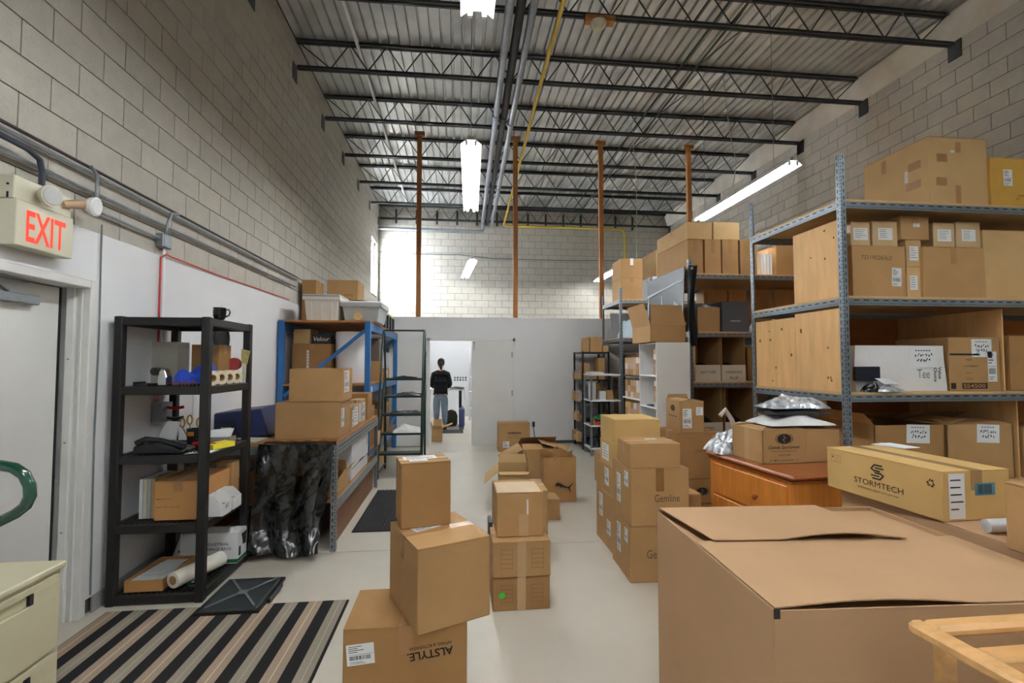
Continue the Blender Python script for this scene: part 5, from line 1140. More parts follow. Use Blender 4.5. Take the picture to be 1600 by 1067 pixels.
part('cable', M().tube([P(1125,650,Y=4.7), P(1133,640,Y=4.7), P(1143,655,Y=4.7), P(1150,675,Y=4.7), P(1153,700,Y=4.7), tuple(P(1153,700,Y=4.7).xy)+(.001,)], .025, 8), WHITEP, t, smooth=True)

# ------------------------------------------------------------------ foreground right
BG = mat('big_carton_kraft', (186,150,114), .8, noise=.04, nscale=3, bump=.08, bscale=10, spec=.25)
rz_ = -.052; ca, sa = math.cos(rz_), math.sin(rz_)
n_ = Vector((.900, 1.335, 0)); bw, bd, bh = 1.07, .95, .899
ctr = n_ + Vector((ca,sa,0))*bw/2 + Vector((-sa,ca,0))*bd/2
t = thing('cardboard_box', 'huge plain brown carton with gaping top flaps in the right foreground', 'box', (ctr.x, ctr.y, 0), rz_); OFF[t] = Vector((0,0,0))
hw, hd = bw/2, bd/2; m = M()
for a in ((-hw,-hd,hw,-hd+.006),(-hw,hd-.006,hw,hd),(-hw,-hd+.006,-hw+.006,hd-.006),(hw-.006,-hd+.006,hw,hd-.006)): m.box(a[0],a[1],0,a[2],a[3],bh-.006)
m.box(-hw+.006,-hd+.006,0,hw-.006,hd-.006,.006)
m.box(-hw+.006,-hd+.006,bh-.03,hw-.006,hd-.006,bh-.024)
part('body', m, BG, t, bevel=.002)
part('flap', M().grid(lambda a, b: (-hw+.004+a*(bw-.008), -hd+.004+b*(bd*.55), bh-.004+ .020*math.exp(-((a-.12)*3.5)**2)*(1-b)**2*0 + (.016*math.sin(PI*min(1,a/.58))*math.exp(-(b*9)**1.2) if a < .58 else 0)), 36, 24, thick=(0,0,.004)), BG, t)
part('flap', M().grid(lambda a, b: (-hw+.012+.055*b+a*(bw*.74-.02), hd-.002-(bd*.46)*b*(1+.05*a), bh+.0015+ .004*b + (.022*b**2*math.sin(PI*min(1, max(0,(a-.35)/.65)))) ), 30, 16, thick=(0,0,.004)), BG, t)
part('corner_tape', M().box(-hw-.001, -hd-.001, bh-.03, -hw+.016, -hd+.003, bh-.002), BLACKP, t)
# carton it leans on, with things on it
carton(2.64, 1.98, .001, .98, 1.20, .889, 'low wide carton right of the huge one, carrying the long yellow carton', rz=-.03, tape='n', mt=BG)
carton(1.93-.35, 2.73, .001, .60, .50, .80, 'brown carton hidden behind the huge foreground carton, under the dresser front', tape='x', mt=KRAFT) if False else None
sN, sL = P(1475, 816, Z=.892), P(1293, 759, Z=.892)
dv = (sL-sN); L_ = dv.length; ang = math.atan2(-dv.y, -dv.x)   # local +x from far to near
sh = P(1474, 737, Y=sN.y).z-.892; sd = .36
cc = (sN+sL)/2 + Vector((-math.sin(ang), math.cos(ang), 0))*sd/2
t = carton(cc.x, cc.y, .892, L_, sd, sh, 'long yellow carton with black lettering and hexagon emblem, right foreground', rz=ang, tape='x', mt=KRAFT_Y, tapelen=.10, tapemat=mat('shiny_brown_tape', (170,136,92), .25),
    st=[('r','lines',-.30,.0,.085,.20),('r','bluebar',.12,.12,.11,.055)])
o, u, v, W, H = face(L_, sd, sh, 'f'); n = u.cross(v).normalized()*.0015
m = M(); put_text(m, 'STORMTECH', o+n+u*W*.0-v*H*.12, u, v, W*.43, H*.13, 0)
put_text(m, 'performance apparel and outerwear', o+n-v*H*.27, u, v, W*.36, None, 0)
part('lettering', m, INK, t)
m = M(); e_ = H*.20; cx_ = o+n+v*H*.17
def band(pts, w):
    for (a0, b0), (a1, b1) in zip(pts, pts[1:]):
        d = Vector((a1-a0, b1-b0)).normalized(); k_ = Vector((-d.y, d.x))*w/2; ex = d*w*.3
        q_ = [(a0-ex.x+k_.x, b0-ex.y+k_.y), (a0-ex.x-k_.x, b0-ex.y-k_.y), (a1+ex.x-k_.x, b1+ex.y-k_.y), (a1+ex.x+k_.x, b1+ex.y+k_.y)]
        m.add([cx_+(u*a+v*b)*e_ for a, b in q_], [(0,1,2,3)])
for s in (1, -1):
    band([(p*s, q_*s) for p, q_ in ((.62,.78),(-.35,.78),(-.78,.30),(-.45,.12),(.30,.12))], .17)
    band([(p*s, q_*s) for p, q_ in ((.80,.45),(-.22,.45))], .15)
part('emblem', m, INK, t, label='black hexagon S emblem')
m = M(); cx_ = o+n+u*W*.42+v*H*.22
for k in range(3):
    R_2 = lambda p: (p[0]*math.cos(k*2*PI/3)-p[1]*math.sin(k*2*PI/3), p[0]*math.sin(k*2*PI/3)+p[1]*math.cos(k*2*PI/3))
    for poly in ([(-.55,.42),(-.2,1.0),(.1,1.0),(-.28,.28)], [(.0,.78),(.42,.78),(.5,1.1),(.75,.45),(.1,.4)]):
        m.add([cx_+(u*a+v*b)*H*.085 for a, b in map(R_2, poly)], [tuple(range(len(poly)))])
part('recycling_mark', m, INK, t)
m = M(); cx_ = o+n-u*W*.40+v*H*.26
for a in ((-1,-.6,1,-.56),(-1,.56,1,.6),(-1,-.6,-.96,.6),(.96,-.6,1,.6),(-.7,.1,-.4,.4),(.0,.1,.5,.14),(-.2,-.3,.8,-.26),(.2,.3,.5,.34)): m.add([cx_+(u*p+v*q_)*H*.15 for p, q_ in ((a[0],a[1]),(a[2],a[1]),(a[2],a[3]),(a[0],a[3]))], [(0,1,2,3)])
part('handling_mark', m, INK_S, t)
zs = .892+sh+.002
q = P(1395, 697, Z=zs)
for i in range(2): solo('envelope', M().obox((q.x+.01*i, q.y-.02*i, zs+.0025+.004*i), (.11, .17, .003), Matrix.Rotation(.35-.2*i, 3, 'Z')), PAPER, ['white folded paper on the long yellow carton, lower of two', 'white folded paper on the long yellow carton, upper of two'][i], 'paper')
q = P(1565, 856, Z=.892)
hh = P(1565, 752, Y=q.y).z-.892
carton(q.x+.17, q.y-.17, .892, .31, .33, hh, 'brown carton cut by the right picture edge beside the paper roll', rz=.02, tape='y', mt=KRAFT)
q = P(1540, 820, Z=.92)
t = thing('paper_roll', 'rolled white paper lying beside the brown carton at the right edge', 'paper roll', (q.x, q.y, .892))
part('roll', M().lathe([(.024,0),(.027,0),(.027,.13),(.024,.13),(.024,0)], (q.x-.01, q.y-.01, .920), 20, (.85,-.15,.05)), PAPER, t, smooth=True)
# wooden stand with rounded corner
t = thing('wooden_stand', 'light pine wooden frame stand with a rounded corner in the bottom right corner', 'stand', (1.5, .85, 0))
ra, rb = P(1413, 976, Z=.93), P(1600, 968, Z=.93)
x0, y1 = ra.x, ra.y; zt = .945
def rail(m, p, q_, w=.05, h=.035): m.bar(p, q_, w, h)
part('top_rail', M().box(x0+.045, y1-.05, zt-.03, x0+.70, y1, zt), PINE, t, bevel=.010)
part('top_rail', M().prism([(x0, y1-.012, zt-.03), (x0+.012, y1, zt-.03), (x0+.044, y1, zt-.03), (x0+.044, y1-.05, zt-.03), (x0+.05, y1-.06, zt-.03), (x0+.075, y1-.62, zt-.03), (x0+.025, y1-.62, zt-.03)], (0,0,.03)), PINE, t, bevel=.008)
part('top_rail', M().box(x0+.655, y1-.62, zt-.03, x0+.70, y1-.051, zt), PINE, t, bevel=.008)
part('slat', M().box(x0+.10, y1-.62, zt-.075, x0+.135, y1-.06, zt-.045), mat('grey_edge_wood', (196,164,124), .5), t, bevel=.003)
part('slat', M().box(x0+.1365, y1-.12, zt-.085, x0+.65, y1-.06, zt-.045), PINE, t, bevel=.003)
part('slat', M().box(x0+.1365, y1-.62, zt-.085, x0+.65, y1-.56, zt-.045), PINE, t, bevel=.003)
for a, b in ((x0+.06, y1-.05), (x0+.66, y1-.05), (x0+.085, y1-.61), (x0+.66, y1-.61)): part('leg', M().box(a, b, 0, a+.035, b+.035, zt-.031), PINE, t, bevel=.004)

# ------------------------------------------------------------------ grey slotted racks on the right
def rack(label, x0, x1, y0, y1, levels, ztop, xs=None, zlow=0):
    t = thing('storage_rack', label, 'rack', ((x0+x1)/2, (y0+y1)/2, 0), 0, 'grey slotted steel racks')
    for x, sx in [(x0, 1), (x1, -1)]:
        upright(t, x, y0, ztop, sx, 1); upright(t, x, y1, ztop, sx, -1)
    for z in levels:
        beam(t, (x0+.046, y0-.001, z), (x1-.046, y0-.001, z), (0,-1,0)); beam(t, (x0-.001, y0+.046, z), (x0-.001, y1-.046, z), (-1,0,0))
        beam(t, (x0+.046, y1, z), (x1-.046, y1, z), (0,1,0))
        part('shelf_board', M().box(x0+.006, y0+.006, z+.001, x1-.006, y1-.006, z+.019), PLY_E, t)
    return t
R1X, R1Y0, R1Y1, R1E = 3.0, 3.51, 4.72, 6.40
L1 = [.62, 1.345, 2.105, 2.875]
r1 = rack('tall grey rack nearest on the right with plywood end panels', R1X, R1E, R1Y0, R1Y1, L1, 3.25)
s1 = [z+.0195 for z in L1]
def ply(y0, y1, z0, z1, knots, seed, x=R1X+.012):
    o = part('end_panel', M().box(x, y0, z0, x+.016, y1, z1), PLY, r1); rr = random.Random(seed); m = M()
    for i in range(knots):
        y, z, q = rr.uniform(y0+.04, y1-.04), rr.uniform(z0+.05, z1-.05), rr.uniform(.008,.016)
        m.add([(x-.0006, y+q*math.cos(a)*.9, z+q*math.sin(a)) for a in [k*PI/4 for k in range(8)]], [tuple(range(8))])
    part('knot', m, KNOT, o, kind='stuff')
ply(3.56, 4.085, s1[2]+.001, 2.74, 4, 3); ply(3.56, 4.085, s1[1]+.001, 2.03, 6, 4); ply(4.089, 4.67, s1[1]+.001, 2.005, 7, 5)
DKPLY = mat('back_plywood', (176,108,52), .6, noise=.10, nscale=3, stretch=(1,6,6))
DVX = (P(1588,640,Y=3.62).x, P(1567,560,Y=3.62).x)
for i, (a, b) in enumerate(((s1[0], L1[1]-.06), (s1[1], L1[2]-.06), (s1[2], L1[3]-.06))):
    part('back_panel', M().box(R1X+.42, 4.60, a+.001, R1E-.05, 4.615, b), DKPLY, r1)
    if i < 2:
        part('divider', M().box(DVX[i], 3.62, a+.001, DVX[i]+.014, 4.598, b), PLY, r1); part('divider', M().box(R1X+.425, 4.25, a+.001, R1X+.44, 4.598, b), PLY, r1)
G1 = 'cartons on the near grey rack'
def rb(xl, xr, yt, z, d, label, Y=3.60, **k): return fbox(xl, xr, yt, Y, z, d, label, group=k.pop('group', G1), **k)
z = s1[3]+.001
kb = rb(1450, 1541, 215, z, .66, 'large tape-patched carton on top of the near rack', Y=3.64, tape='n', mt=KRAFT_L, st=[('l','lines',.18,.05,.03,.10),('f','lines',-.1,.3,.04,.02)])
kw, kh = P(1541,260,Y=3.64).x-P(1450,260,Y=3.64).x, P(1450,215,Y=3.64).z-z
for f_, a_, b_, w_, h_ in (('f',-.28,.22,.10,.07),('f',-.30,-.12,.10,.07),('f',-.02,-.30,.05,.16),('f',.0,.38,.05,.09),('l',.30,.18,.12,.07),('l',.28,-.1,.14,.07),('l',-.16,.36,.05,.12)):
    o, u, v, W, H = face(kw,.66,kh,f_); n = u.cross(v).normalized()*.001; c = o+u*a_*W+v*b_*H+n
    part('tape_patch', M().add([c-u*w_/2-v*h_/2, c+u*w_/2-v*h_/2, c+u*w_/2+v*h_/2, c-u*w_/2+v*h_/2], [(0,1,2,3)]), TAPE, kb)
rb(1547, 1640, 248, z, .4, 'golden yellow carton with white labels on top of the near rack', Y=3.62, tape='x', mt=mat('gold_cardboard', (206,160,70), .7, noise=.05), st=[('f','ship',-.22,.12,.085,.14),('f','lines',.16,.2,.08,.13)], txt=[('f','ASSEMBLED IN',.02,-.22,.10,.012,{'mat':INK}),('f','LOT 7',-.06,-.28,.04,.02,{'mat':INK})])
z = s1[2]+.001
k1 = rb(1331, 1414, 384, z, .5, 'brown carton with a hand-written number on the second level of the near rack', tape='n', mt=KRAFT, st=[('f','ship',.32,-.1,.085,.15,-.05)], txt=[('f','TD190263c2',-.05,.27,.27,.035,{'mat':INK_S,'bold':.0,'shear':.2})])
rb(1442, 1537, 386, z, .5, 'brown carton with a tape strip down its front beside the number carton', tape='y', mt=KRAFT, tapelen=.14)
for xl, xr, yt, lb in ((1416,1438,417,'small kraft parcel standing low between the two brown cartons'),):
    rb(xl, xr, yt, z, .3, lb, tape='n', mt=KRAFT_L, st=[('f','lines',0,0,.07,.12)], Y=3.63)
za = P(1415, 417, Y=3.63).z+.002
rb(1415, 1439, 375, za, .3, 'small kraft parcel standing on the low parcel between the brown cartons', tape='n', mt=KRAFT_L, st=[('f','lines',0,0,.08,.12)], Y=3.63)
rb(1536, 1660, 361, z, .6, 'big pale dented carton at the right of the second level of the near rack', Y=3.64, tape='x', mt=KRAFT_L)
zt1 = P(1360, 384, Y=3.60).z+.002
WRAP = mat('wrapped_parcel', (206,176,132), .3, bump=.4, bscale=14, spec=.6)
for i, (xl, xr, yt, lb) in enumerate(((1329,1359,347,'wrapped kraft parcel on the numbered carton, left of two'),(1363,1402,346,'wrapped kraft parcel on the numbered carton, right of two'),(1458,1491,348,'wrapped kraft parcel on the taped carton, left of two'),(1494,1531,347,'wrapped kraft parcel on the taped carton, right of two'))):
    rb(xl, xr, yt, zt1, .30, lb, tape='n', mt=WRAP, Y=3.65, st=[('f','lines',0,.02,.13,.10)])
za2 = P(1414, 375, Y=3.63).z+.002
rb(1407, 1451, 338, za2, .30, 'small brown carton with a white sticker perched between the parcels', tape='y', mt=KRAFT, st=[('f','lines',.05,.12,.06,.03)], Y=3.62)
z = s1[1]+.001
q0, q1 = P(1338, 603, Y=3.62), P(1478, 603, Y=3.62)
t = thing('mailer_box', 'white plastic wrapped shirt package with grey lettering on the third level', 'package', ((q0.x+q1.x)/2, 3.85, z)); w_ = q1.x-q0.x; h_ = P(1440,540,Y=3.62).z-z
part('body', M().grid(lambda a, b: (q0.x+w_*a, 3.62+.012*math.sin(5*a+3*b)-.012*math.sin(PI*b)*math.sin(PI*a), z+h_*b), 12, 8, thick=(0,.45,0)), POLY, t, smooth=50)
m = M(); put_text(m, 'Tee', (q0.x+w_*.72, 3.596, z+h_*.38), (1,0,0), (0,0,1), .11, .07, -.005); part('lettering', m, mat('grey_ink', (96,98,102), .6), t)
m = M(); put_text(m, 'Value', (q0.x+w_*.905, 3.596, z+h_*.40), (0,0,-1), (1,0,0), .10, .028, .02); put_text(m, 'Choice', (q0.x+w_*.855, 3.596, z+h_*.36), (0,0,-1), (1,0,0), .115, .028, .02); part('lettering', m, INK, t)
OFF[t] = Vector(t.location)
def note(t, c, w, h, tilt=0):
    m = M(); u = Vector((math.cos(tilt),0,math.sin(tilt))); v = Vector((-math.sin(tilt),0,math.cos(tilt))); c = Vector(c); n = Vector((0,-.0008,0))
    m.add([c-u*w/2-v*h/2, c+u*w/2-v*h/2, c+u*w/2+v*h/2, c-u*w/2+v*h/2], [(0,1,2,3)], 0); rr = random.Random(int(c.x*1000))
    for i in range(6): a = -.3+i*.1; m.add([c+n+u*w*a+v*h*.32, c+n+u*w*(a+.07)+v*h*.32, c+n+u*w*(a+.07)+v*h*.37, c+n+u*w*a+v*h*.37], [(0,1,2,3)], 1)
    scribble(m, c+v*h*.10+n, u, v, w*.7, h*.2, 7, rr, 1, .007); scribble(m, c-v*h*.16+n, u, v, w*.55, h*.22, 5, rr, 1, .008)
    part('note', m, [PAPER, INK], t, label='white sheet with black hand-written marks')
note(t, (q0.x+w_*.72, 3.594, z+h_*.74), .24, .16)
k2 = rb(1482, 1561, 527, z, .5, 'printed brown carton with a black stock number band on the third level', tape='y', mt=KRAFT, Y=3.62, st=[('f','ship',.34,-.05,.085,.25)], txt=[('f','SIZE',-.12,.08,.05,.014,{'mat':INK}),('f','COLOR BLACK',-.08,-.04,.14,.014,{'mat':INK}),('f','QTY 2',-.12,-.17,.05,.014,{'mat':INK}),('f','72 PCS',-.12,-.28,.06,.014,{'mat':INK})])
fw_, fh_ = P(1561,600,Y=3.62).x-P(1482,600,Y=3.62).x, P(1482,527,Y=3.62).z-z
o, u, v, W, H = face(fw_, .5, fh_, 'f'); n = Vector((0,-.0012,0))
def strip(c, w, h, mi=INK, nm='print'): 
    part(nm, M().add([c-u*w/2-v*h/2, c+u*w/2-v*h/2, c+u*w/2+v*h/2, c-u*w/2+v*h/2], [(0,1,2,3)]), mi, k2)
strip(o+n+u*W*-.02-v*H*.41, W*.50, H*.11); strip(o+n-u*W*.44-v*H*.41, W*.1, H*.11); strip(o+n-u*W*.2+v*H*.18, W*.6, H*.035)
m = M(); put_text(m, 'SS4500', o+n*2-u*W*.03-v*H*.41, u, v, W*.44, H*.075, .02); part('lettering', m, KRAFT, k2)
sticker(k2, face(fw_, .5, fh_, 'f'), 'note', .14, .30, .19, .15, random.Random(5), 'note')
flat_bag('black_bag', P(1357,600,Y=3.58).x, 3.548, z, .15, .07, .08, BAG, 'shiny black wrapped garment at the left end of the third level', 'bag', 31)
t = solo('folded_pack', M().box(P(1337,600,Y=3.57).x, 3.565, z+.085, P(1376,600,Y=3.57).x, 3.60, z+.20), mat('dark_blue_pack', (28,32,44), .35), 'dark blue packaged item standing before the white package', 'package', bevel=.006)
flat_bag('garment_bag', P(1378,600,Y=3.54).x+.03, 3.54, z, .26, .09, .06, FOIL, 'clear wrapped dark garment at the front edge of the third level', 'bag', 32)
solo('slip', M().obox((P(1378,590,Y=3.54).x+.03, 3.53, z+.085), (.15, .09, .002), Matrix.Rotation(.2, 3, 'Z') @ Matrix.Rotation(.5, 3, 'X')), PAPER, 'white paper slip lying on the clear wrapped garment', 'paper')
rb(1577, 1660, 524, z, .5, 'brown carton right of the divider on the third level of the near rack', tape='x', mt=KRAFT_D, Y=3.62)
z = s1[0]+.001
for xl, xr, yt, lb, mt_, fl, nu in ((1366,1475,664,'open brown carton with a hand-written note, left on the low level of the near rack',KRAFT_D,{'l':(38,.12),'b':(-70,.2),'r':(-84,.2)},.12),(1479,1582,664,'open brown carton with a hand-written note, right on the low level of the near rack',KRAFT,{'b':(-65,.2),'l':(-75,.2),'f':(-80,.18)},.12)):
    t = rb(xl, xr, yt, z, .5, lb, Y=3.62, open_=True, mt=mt_, flaps=fl)
    ww = P(xr,yt,Y=3.62).x-P(xl,yt,Y=3.62).x; h3 = P(xl,yt,Y=3.62).z-z
    sticker(t, face(ww,.5,h3,'f'), 'note', nu, .33, .21, .15, random.Random(xl), 'note', -.04)
rb(1598, 1670, 668, z, .5, 'carton cut by the right picture edge on the low level of the near rack', tape='x', mt=KRAFT_D, Y=3.62, st=[('f','note',-.36,.1,.10,.14)])
carton(3.22, 4.42, s1[0]+.001, .34, .24, .50, 'pale carton standing behind the low end of the near rack', tape='x', mt=KRAFT_L)
carton(3.55, 4.2, .001, .9, .8, .5, 'big brown carton on the floor under the near rack', mt=KRAFT_D)

R2X, R2Y0, R2Y1 = 3.0, 6.08, 7.42
L2 = [.62, 1.33, 1.985, 2.755]
r2 = rack('middle grey rack with a black banner on its end', R2X, 6.45, R2Y0, R2Y1, L2, 2.95)
s2 = [z+.0195 for z in L2]; G2 = 'cartons on the middle grey rack'
def r2b(xl, xr, yt, z, d, label, Y=6.14, **k): return fbox(xl, xr, yt, Y, z, d, label, group=G2, **k)
z = s2[3]+.001
for i, (xl, xr) in enumerate(((1074,1098),(1101,1126),(1128,1153),(1156,1182))):
    r2b(xl, xr, 374, z, 1.0 if i == 0 else .5, f'brown carton on the middle rack top, {ORD[i]} of the lower row from the corner', tape='y', mt=KRAFT, tapelen=.2)
zr = P(1100,374,Y=6.14).z+.003
r2b(1074, 1112, 347, zr, 1.0, 'wide carton on the upper row of the middle rack, at the corner', tape='x', mt=KRAFT_L)
r2b(1114, 1155, 347, zr, .5, 'wide carton on the upper row of the middle rack, next to the tall upright', tape='x', mt=KRAFT_L)
for i in range(4):
    q = P(1189+i*4.6, 415, Y=6.2); solo('binder', M().box(q.x, 6.2, z, q.x+.033, 6.48, z+.30), WHITEM, f'white binder on top of the middle rack, {ORD[i]} of four in the row', 'binder', 'white binders')
r2b(1212, 1246, 384, z, .4, 'brown carton right of the white binders on the middle rack', tape='x', mt=KRAFT_D, Y=6.16)
r2b(1250, 1300, 380, z, .4, 'brown carton far right on the middle rack top behind the near rack', tape='x', mt=KRAFT, Y=6.16)
z = s2[2]+.001
t = r2b(1089, 1125, 480, z, .5, 'brown carton stuffed with clear plastic on the second level of the middle rack', open_=True, mt=KRAFT)
ww = P(1125,480,Y=6.14).x-P(1089,480,Y=6.14).x; hh = P(1100,480,Y=6.14).z-z
part('plastic_wrap', M().grid(lambda a, b: ((a-.5)*(ww+.05), (b-.5)*.48, hh+.09*(math.sin(PI*a)*math.sin(PI*b))**.4+.02*math.sin(13*a+9*b)-.03), 16, 12), FOIL, t, smooth=70)
t = r2b(1128, 1169, 471, z, .45, 'dark grey box with a small white mark on the second level of the middle rack', tape='n', mt=DGREY)
part('emblem', M().box(-.07,-.2262,.14,.07,-.2258,.15), PAPER, t)
for i, (xl, xr) in enumerate(((1100,1136),(1138,1166),(1178,1205),(1210,1250))):
    fbox(xl, xr, 453, 7.0, z, .25, f'pale wooden box at the back of the middle rack second level, {ORD[i]} from the banner', tape='n', mt=PLY, yb=None, group='pale boxes at the back of the middle rack')
flat_bag('plastic_bag', 4.12, 6.35, z, .50, .35, .16, FOIL, 'clear plastic bag right of the near upright on the middle rack', 'bag', 41)
flat_bag('black_garment', 4.75, 6.4, z, .5, .4, .2, CLOTHB, 'heap of black garments on the second level of the middle rack', 'garments', 42)
def bin_(xl, xr, yt, z, lipx, label, Y=6.15, txt=None, mt=KRAFT_D):
    a, b = P(xl, 560, Y=Y).x, P(xr, 560, Y=Y).x; h = P(xl, yt, Y=Y).z-z; lip = lipx
    t = thing('open_bin', label, 'bin', ((a+b)/2, Y, z), 0, 'open bins on the middle grey rack'); q = .012
    part('body', M().box(a, Y, z, b, Y+.6, z+q).box(a, Y, z+q, a+q, Y+.6, z+h).box(b-q, Y, z+q, b, Y+.6, z+h).box(a+q, Y+.6-q, z+q, b-q, Y+.6, z+h).box(a+q, Y, z+h-.01, b-q, Y+.6, z+h), mt, t)
    part('front_lip', M().box(a, Y-.012, z, b, Y-.001, z+lip), mat('bin_lip', (206,196,178), .7, noise=.05), t)
    if txt:
        m = M()
        for i, s_ in enumerate(txt): put_text(m, s_, ((a+b)/2, Y-.0135, z+lip*(.55-.35*i)), (1,0,0), (0,0,1), None, .035, .0)
        part('lettering', m, INK, t)
    part('contents', M().grid(lambda u_, v_: (a+q+(b-a-2*q)*u_, Y+.05+.5*v_, z+lip*.9+.05*math.sin(5*u_+3*v_)), 6, 6), CLOTHB, t)
    return t
bin_(1086, 1125, 524, s2[1]+.001, .215, 'open bin with a pale lettered front on the third level, beside the banner', txt=['HATTYER'])
bin_(1127, 1164, 524, s2[1]+.001, .215, 'open bin with a pale two-line front beside the near rack upright', txt=['SAREENMY', 'BLUE'])
bin_(1080, 1127, 606, s2[0]+.001, .17, 'open bin with a scribbled pale front on the low level of the middle rack', txt=['ELDOSC', 'Dpt!'])
bin_(1131, 1176, 606, s2[0]+.001, .17, 'open bin with a plain front on the low level of the middle rack')
carton(4.2, 6.5, s2[1]+.001, .6, .5, .45, 'brown carton on the third level of the middle rack behind the plywood', mt=KRAFT_D, tape='x')
carton(3.3, 6.5, .001, .5, .5, .45, 'brown carton on the floor under the middle rack', mt=KRAFT_D)
# black banner on the end of the middle rack
BN = mat('black_banner', (52,56,60), .45, bump=.3, bscale=6)
t = thing('banner', 'black cloth banner with pale printed shapes draped over the end of the middle rack', 'banner', (2.97, 6.7, 2.1))
part('cloth', M().grid(lambda a, b: (2.955-.03*math.sin(5*a+2*b)*b, 6.10+1.28*a, 2.86-b*(.78+.10*math.sin(PI*a))), 20, 14, thick=(-.006,0,0)), BN, t, smooth=60)
part('front_fold', M().grid(lambda a, b: (2.975+.10*a+.02*math.sin(7*b+2*a), 6.03-.02*math.sin(9*a+2*b), 2.86-b*1.05), 8, 14, thick=(0,.005,0)), CLOTHB, t, smooth=60)
PR = mat('banner_print', (196,206,216), .6)
def bstrip(pts): part('print', M().add([(2.938-.03*math.sin(5*a+2*b)*b, 6.10+1.28*a, 2.86-b*(.78+.10*math.sin(PI*a))) for a, b in pts], [tuple(range(len(pts)))]), PR, t)
bstrip([(.02,.20),(.98,.30),(.98,.34),(.02,.24)]); bstrip([(.55,.34),(.57,.34),(.57,.95),(.55,.95)]); bstrip([(.10,.6),(.22,.5),(.26,.9),(.12,.95)]); bstrip([(.30,.62),(.36,.56),(.40,.92),(.34,.94)]); bstrip([(.66,.72),(.84,.66),(.9,.9),(.7,.94)]); bstrip([(.93,.3),(.955,.3),(.955,.95),(.93,.95)])
part('grommet', M().cyl((3.01, 6.012, 2.82), (3.01, 6.004, 2.82), .018, n=12), STEEL, t)

R3X, R3Y0, R3Y1 = 2.845, 8.37, 9.45
L3 = [.62, 1.33, 2.02, 2.705]
r3 = rack('far grey rack before the partition wall', R3X, 6.4, R3Y0, R3Y1, L3, 2.92)
s3 = [z+.0195 for z in L3]; G3 = 'cartons on the far grey rack'
z = s3[3]+.001
t = fbox(970, 1004, 435, 8.45, z, .5, 'lower of two brown cartons at the corner of the far rack top', tape='y', mt=KRAFT, group=G3)
zz = P(980,435,Y=8.45).z+.003
fbox(970, 1004, 404, 8.45, zz, .5, 'upper of two brown cartons at the corner of the far rack top', tape='y', mt=KRAFT, group=G3, tapemat=PAPER, tapelen=.12)
fbox(1020, 1056, 432, 8.5, z, .6, 'white and blue carton under the pale one on the far rack', tape='x', mt=mat('pale_blue_box', (200,214,226), .5), group=G3)
zz = P(1020,432,Y=8.5).z+.003
fbox(1025, 1058, 391, 8.5, zz, .8, 'pale carton beside the stacked pair on the far rack top', tape='x', mt=KRAFT_L, group=G3)
z = s3[2]+.001
flat_bag('poly_bag', 3.12, 8.68, z, .34, .35, .46, mat('pale_blue_poly', (196,218,234), .3, bump=.5, bscale=9), 'pale blue and white plastic bundle on the second level of the far rack', 'bag', 51)
solo('grey_panel', M().box(2.90, 9.1, z, 3.33, 9.12, z+.50), mat('grey_panel', (170,174,178), .5), 'plain grey panel standing at the back of the far rack second level', 'panel')
carton(3.5, 8.75, s3[1]+.001, .6, .5, .4, 'dark carton on the third level of the far rack', mt=KRAFT_D)
carton(3.25, 8.8, s3[0]+.001, .6, .5, .45, 'dark carton on the low level of the far rack', mt=KRAFT_D)

# ------------------------------------------------------------------ white cabinet, boxed shelves
CX0, CX1, CY0, CY1, CZ = 2.30, 2.715, 5.50, 6.04, 1.835
t = thing('white_cabinet', 'tall white open-sided cabinet with small boxes in its bays', 'cabinet', ((CX0+CX1)/2, (CY0+CY1)/2, 0))
part('side_panel', M().box(CX0, CY0, 0, CX1, CY0+.018, CZ), WHITEM, t, bevel=.002); part('side_panel', M().box(CX0, CY1-.018, 0, CX1, CY1, CZ), WHITEM, t)
part('back_panel', M().box(CX1-.012, CY0+.019, 0, CX1, CY1-.019, CZ), WHITEM, t)
CS = [.05, .38, .71, 1.05, 1.43, CZ-.019]
for z in CS: part('shelf_board', M().box(CX0+.002, CY0+.019, z, CX1-.013, CY1-.019, z+.018), WHITEM, t)
BXM = [KRAFT_L, mat('pinkish_box', (196,164,150), .7), KRAFT, mat('whitish_box', (222,214,206), .7)]
n_ = 0
for si in (1, 2, 3, 4):
    for k in range(5 if si > 2 else 3):
        z = CS[si]+.0185+k*.062
        if z+.06 > CS[si+1]: break
        n_ += 1; y = CY0+.022+.004*(k % 2)
        solo('small_box', M().box(CX0+.03, y, z, CX0+.20, y+.13, z+.060), BXM[(k+si) % 4], f'small flat box in the white cabinet, {ORD[k]} from the bottom of bay {["","one","two","three","four"][si]}', 'box', 'small boxes in the white cabinet', bevel=.002)
solo('dark_tool', M().box(CX0+.02, CY0+.2, CS[3]+.0185, CX0+.10, CY0+.36, CS[3]+.03), INK, 'flat dark tool lying on a shelf of the white cabinet', 'tool')
q = P(1019, 532, Y=5.50)
t = carton(q.x+.205, 5.82, CZ+.001, .43, .60, .20, 'open carton with tall raised flaps on top of the white cabinet', open_=True, mt=KRAFT, flaps={'f': (-12,.25), 'l': (16,.27), 'r': (30,.05)})
t = thing('black_shelf', 'black metal shelf packed with small pale boxes beside the white cabinet', 'shelf', (2.64, 6.65, 0))
HX0, HX1, HY0, HY1 = 2.44, 2.84, 6.22, 7.08
for x in (HX0, HX1-.03):
    for y in (HY0, HY1-.03): part('post', M().box(x, y, 0, x+.03, y+.03, 1.76), BLACKM, t)
HS = [.30, .78, 1.10, 1.42, 1.74]
for z in HS: part('shelf_board', M().box(HX0-.004, HY0-.004, z-.02, HX1+.004, HY1+.004, z), BLACKM if z != 1.10 else WHITEM, t)
rr = random.Random(3)
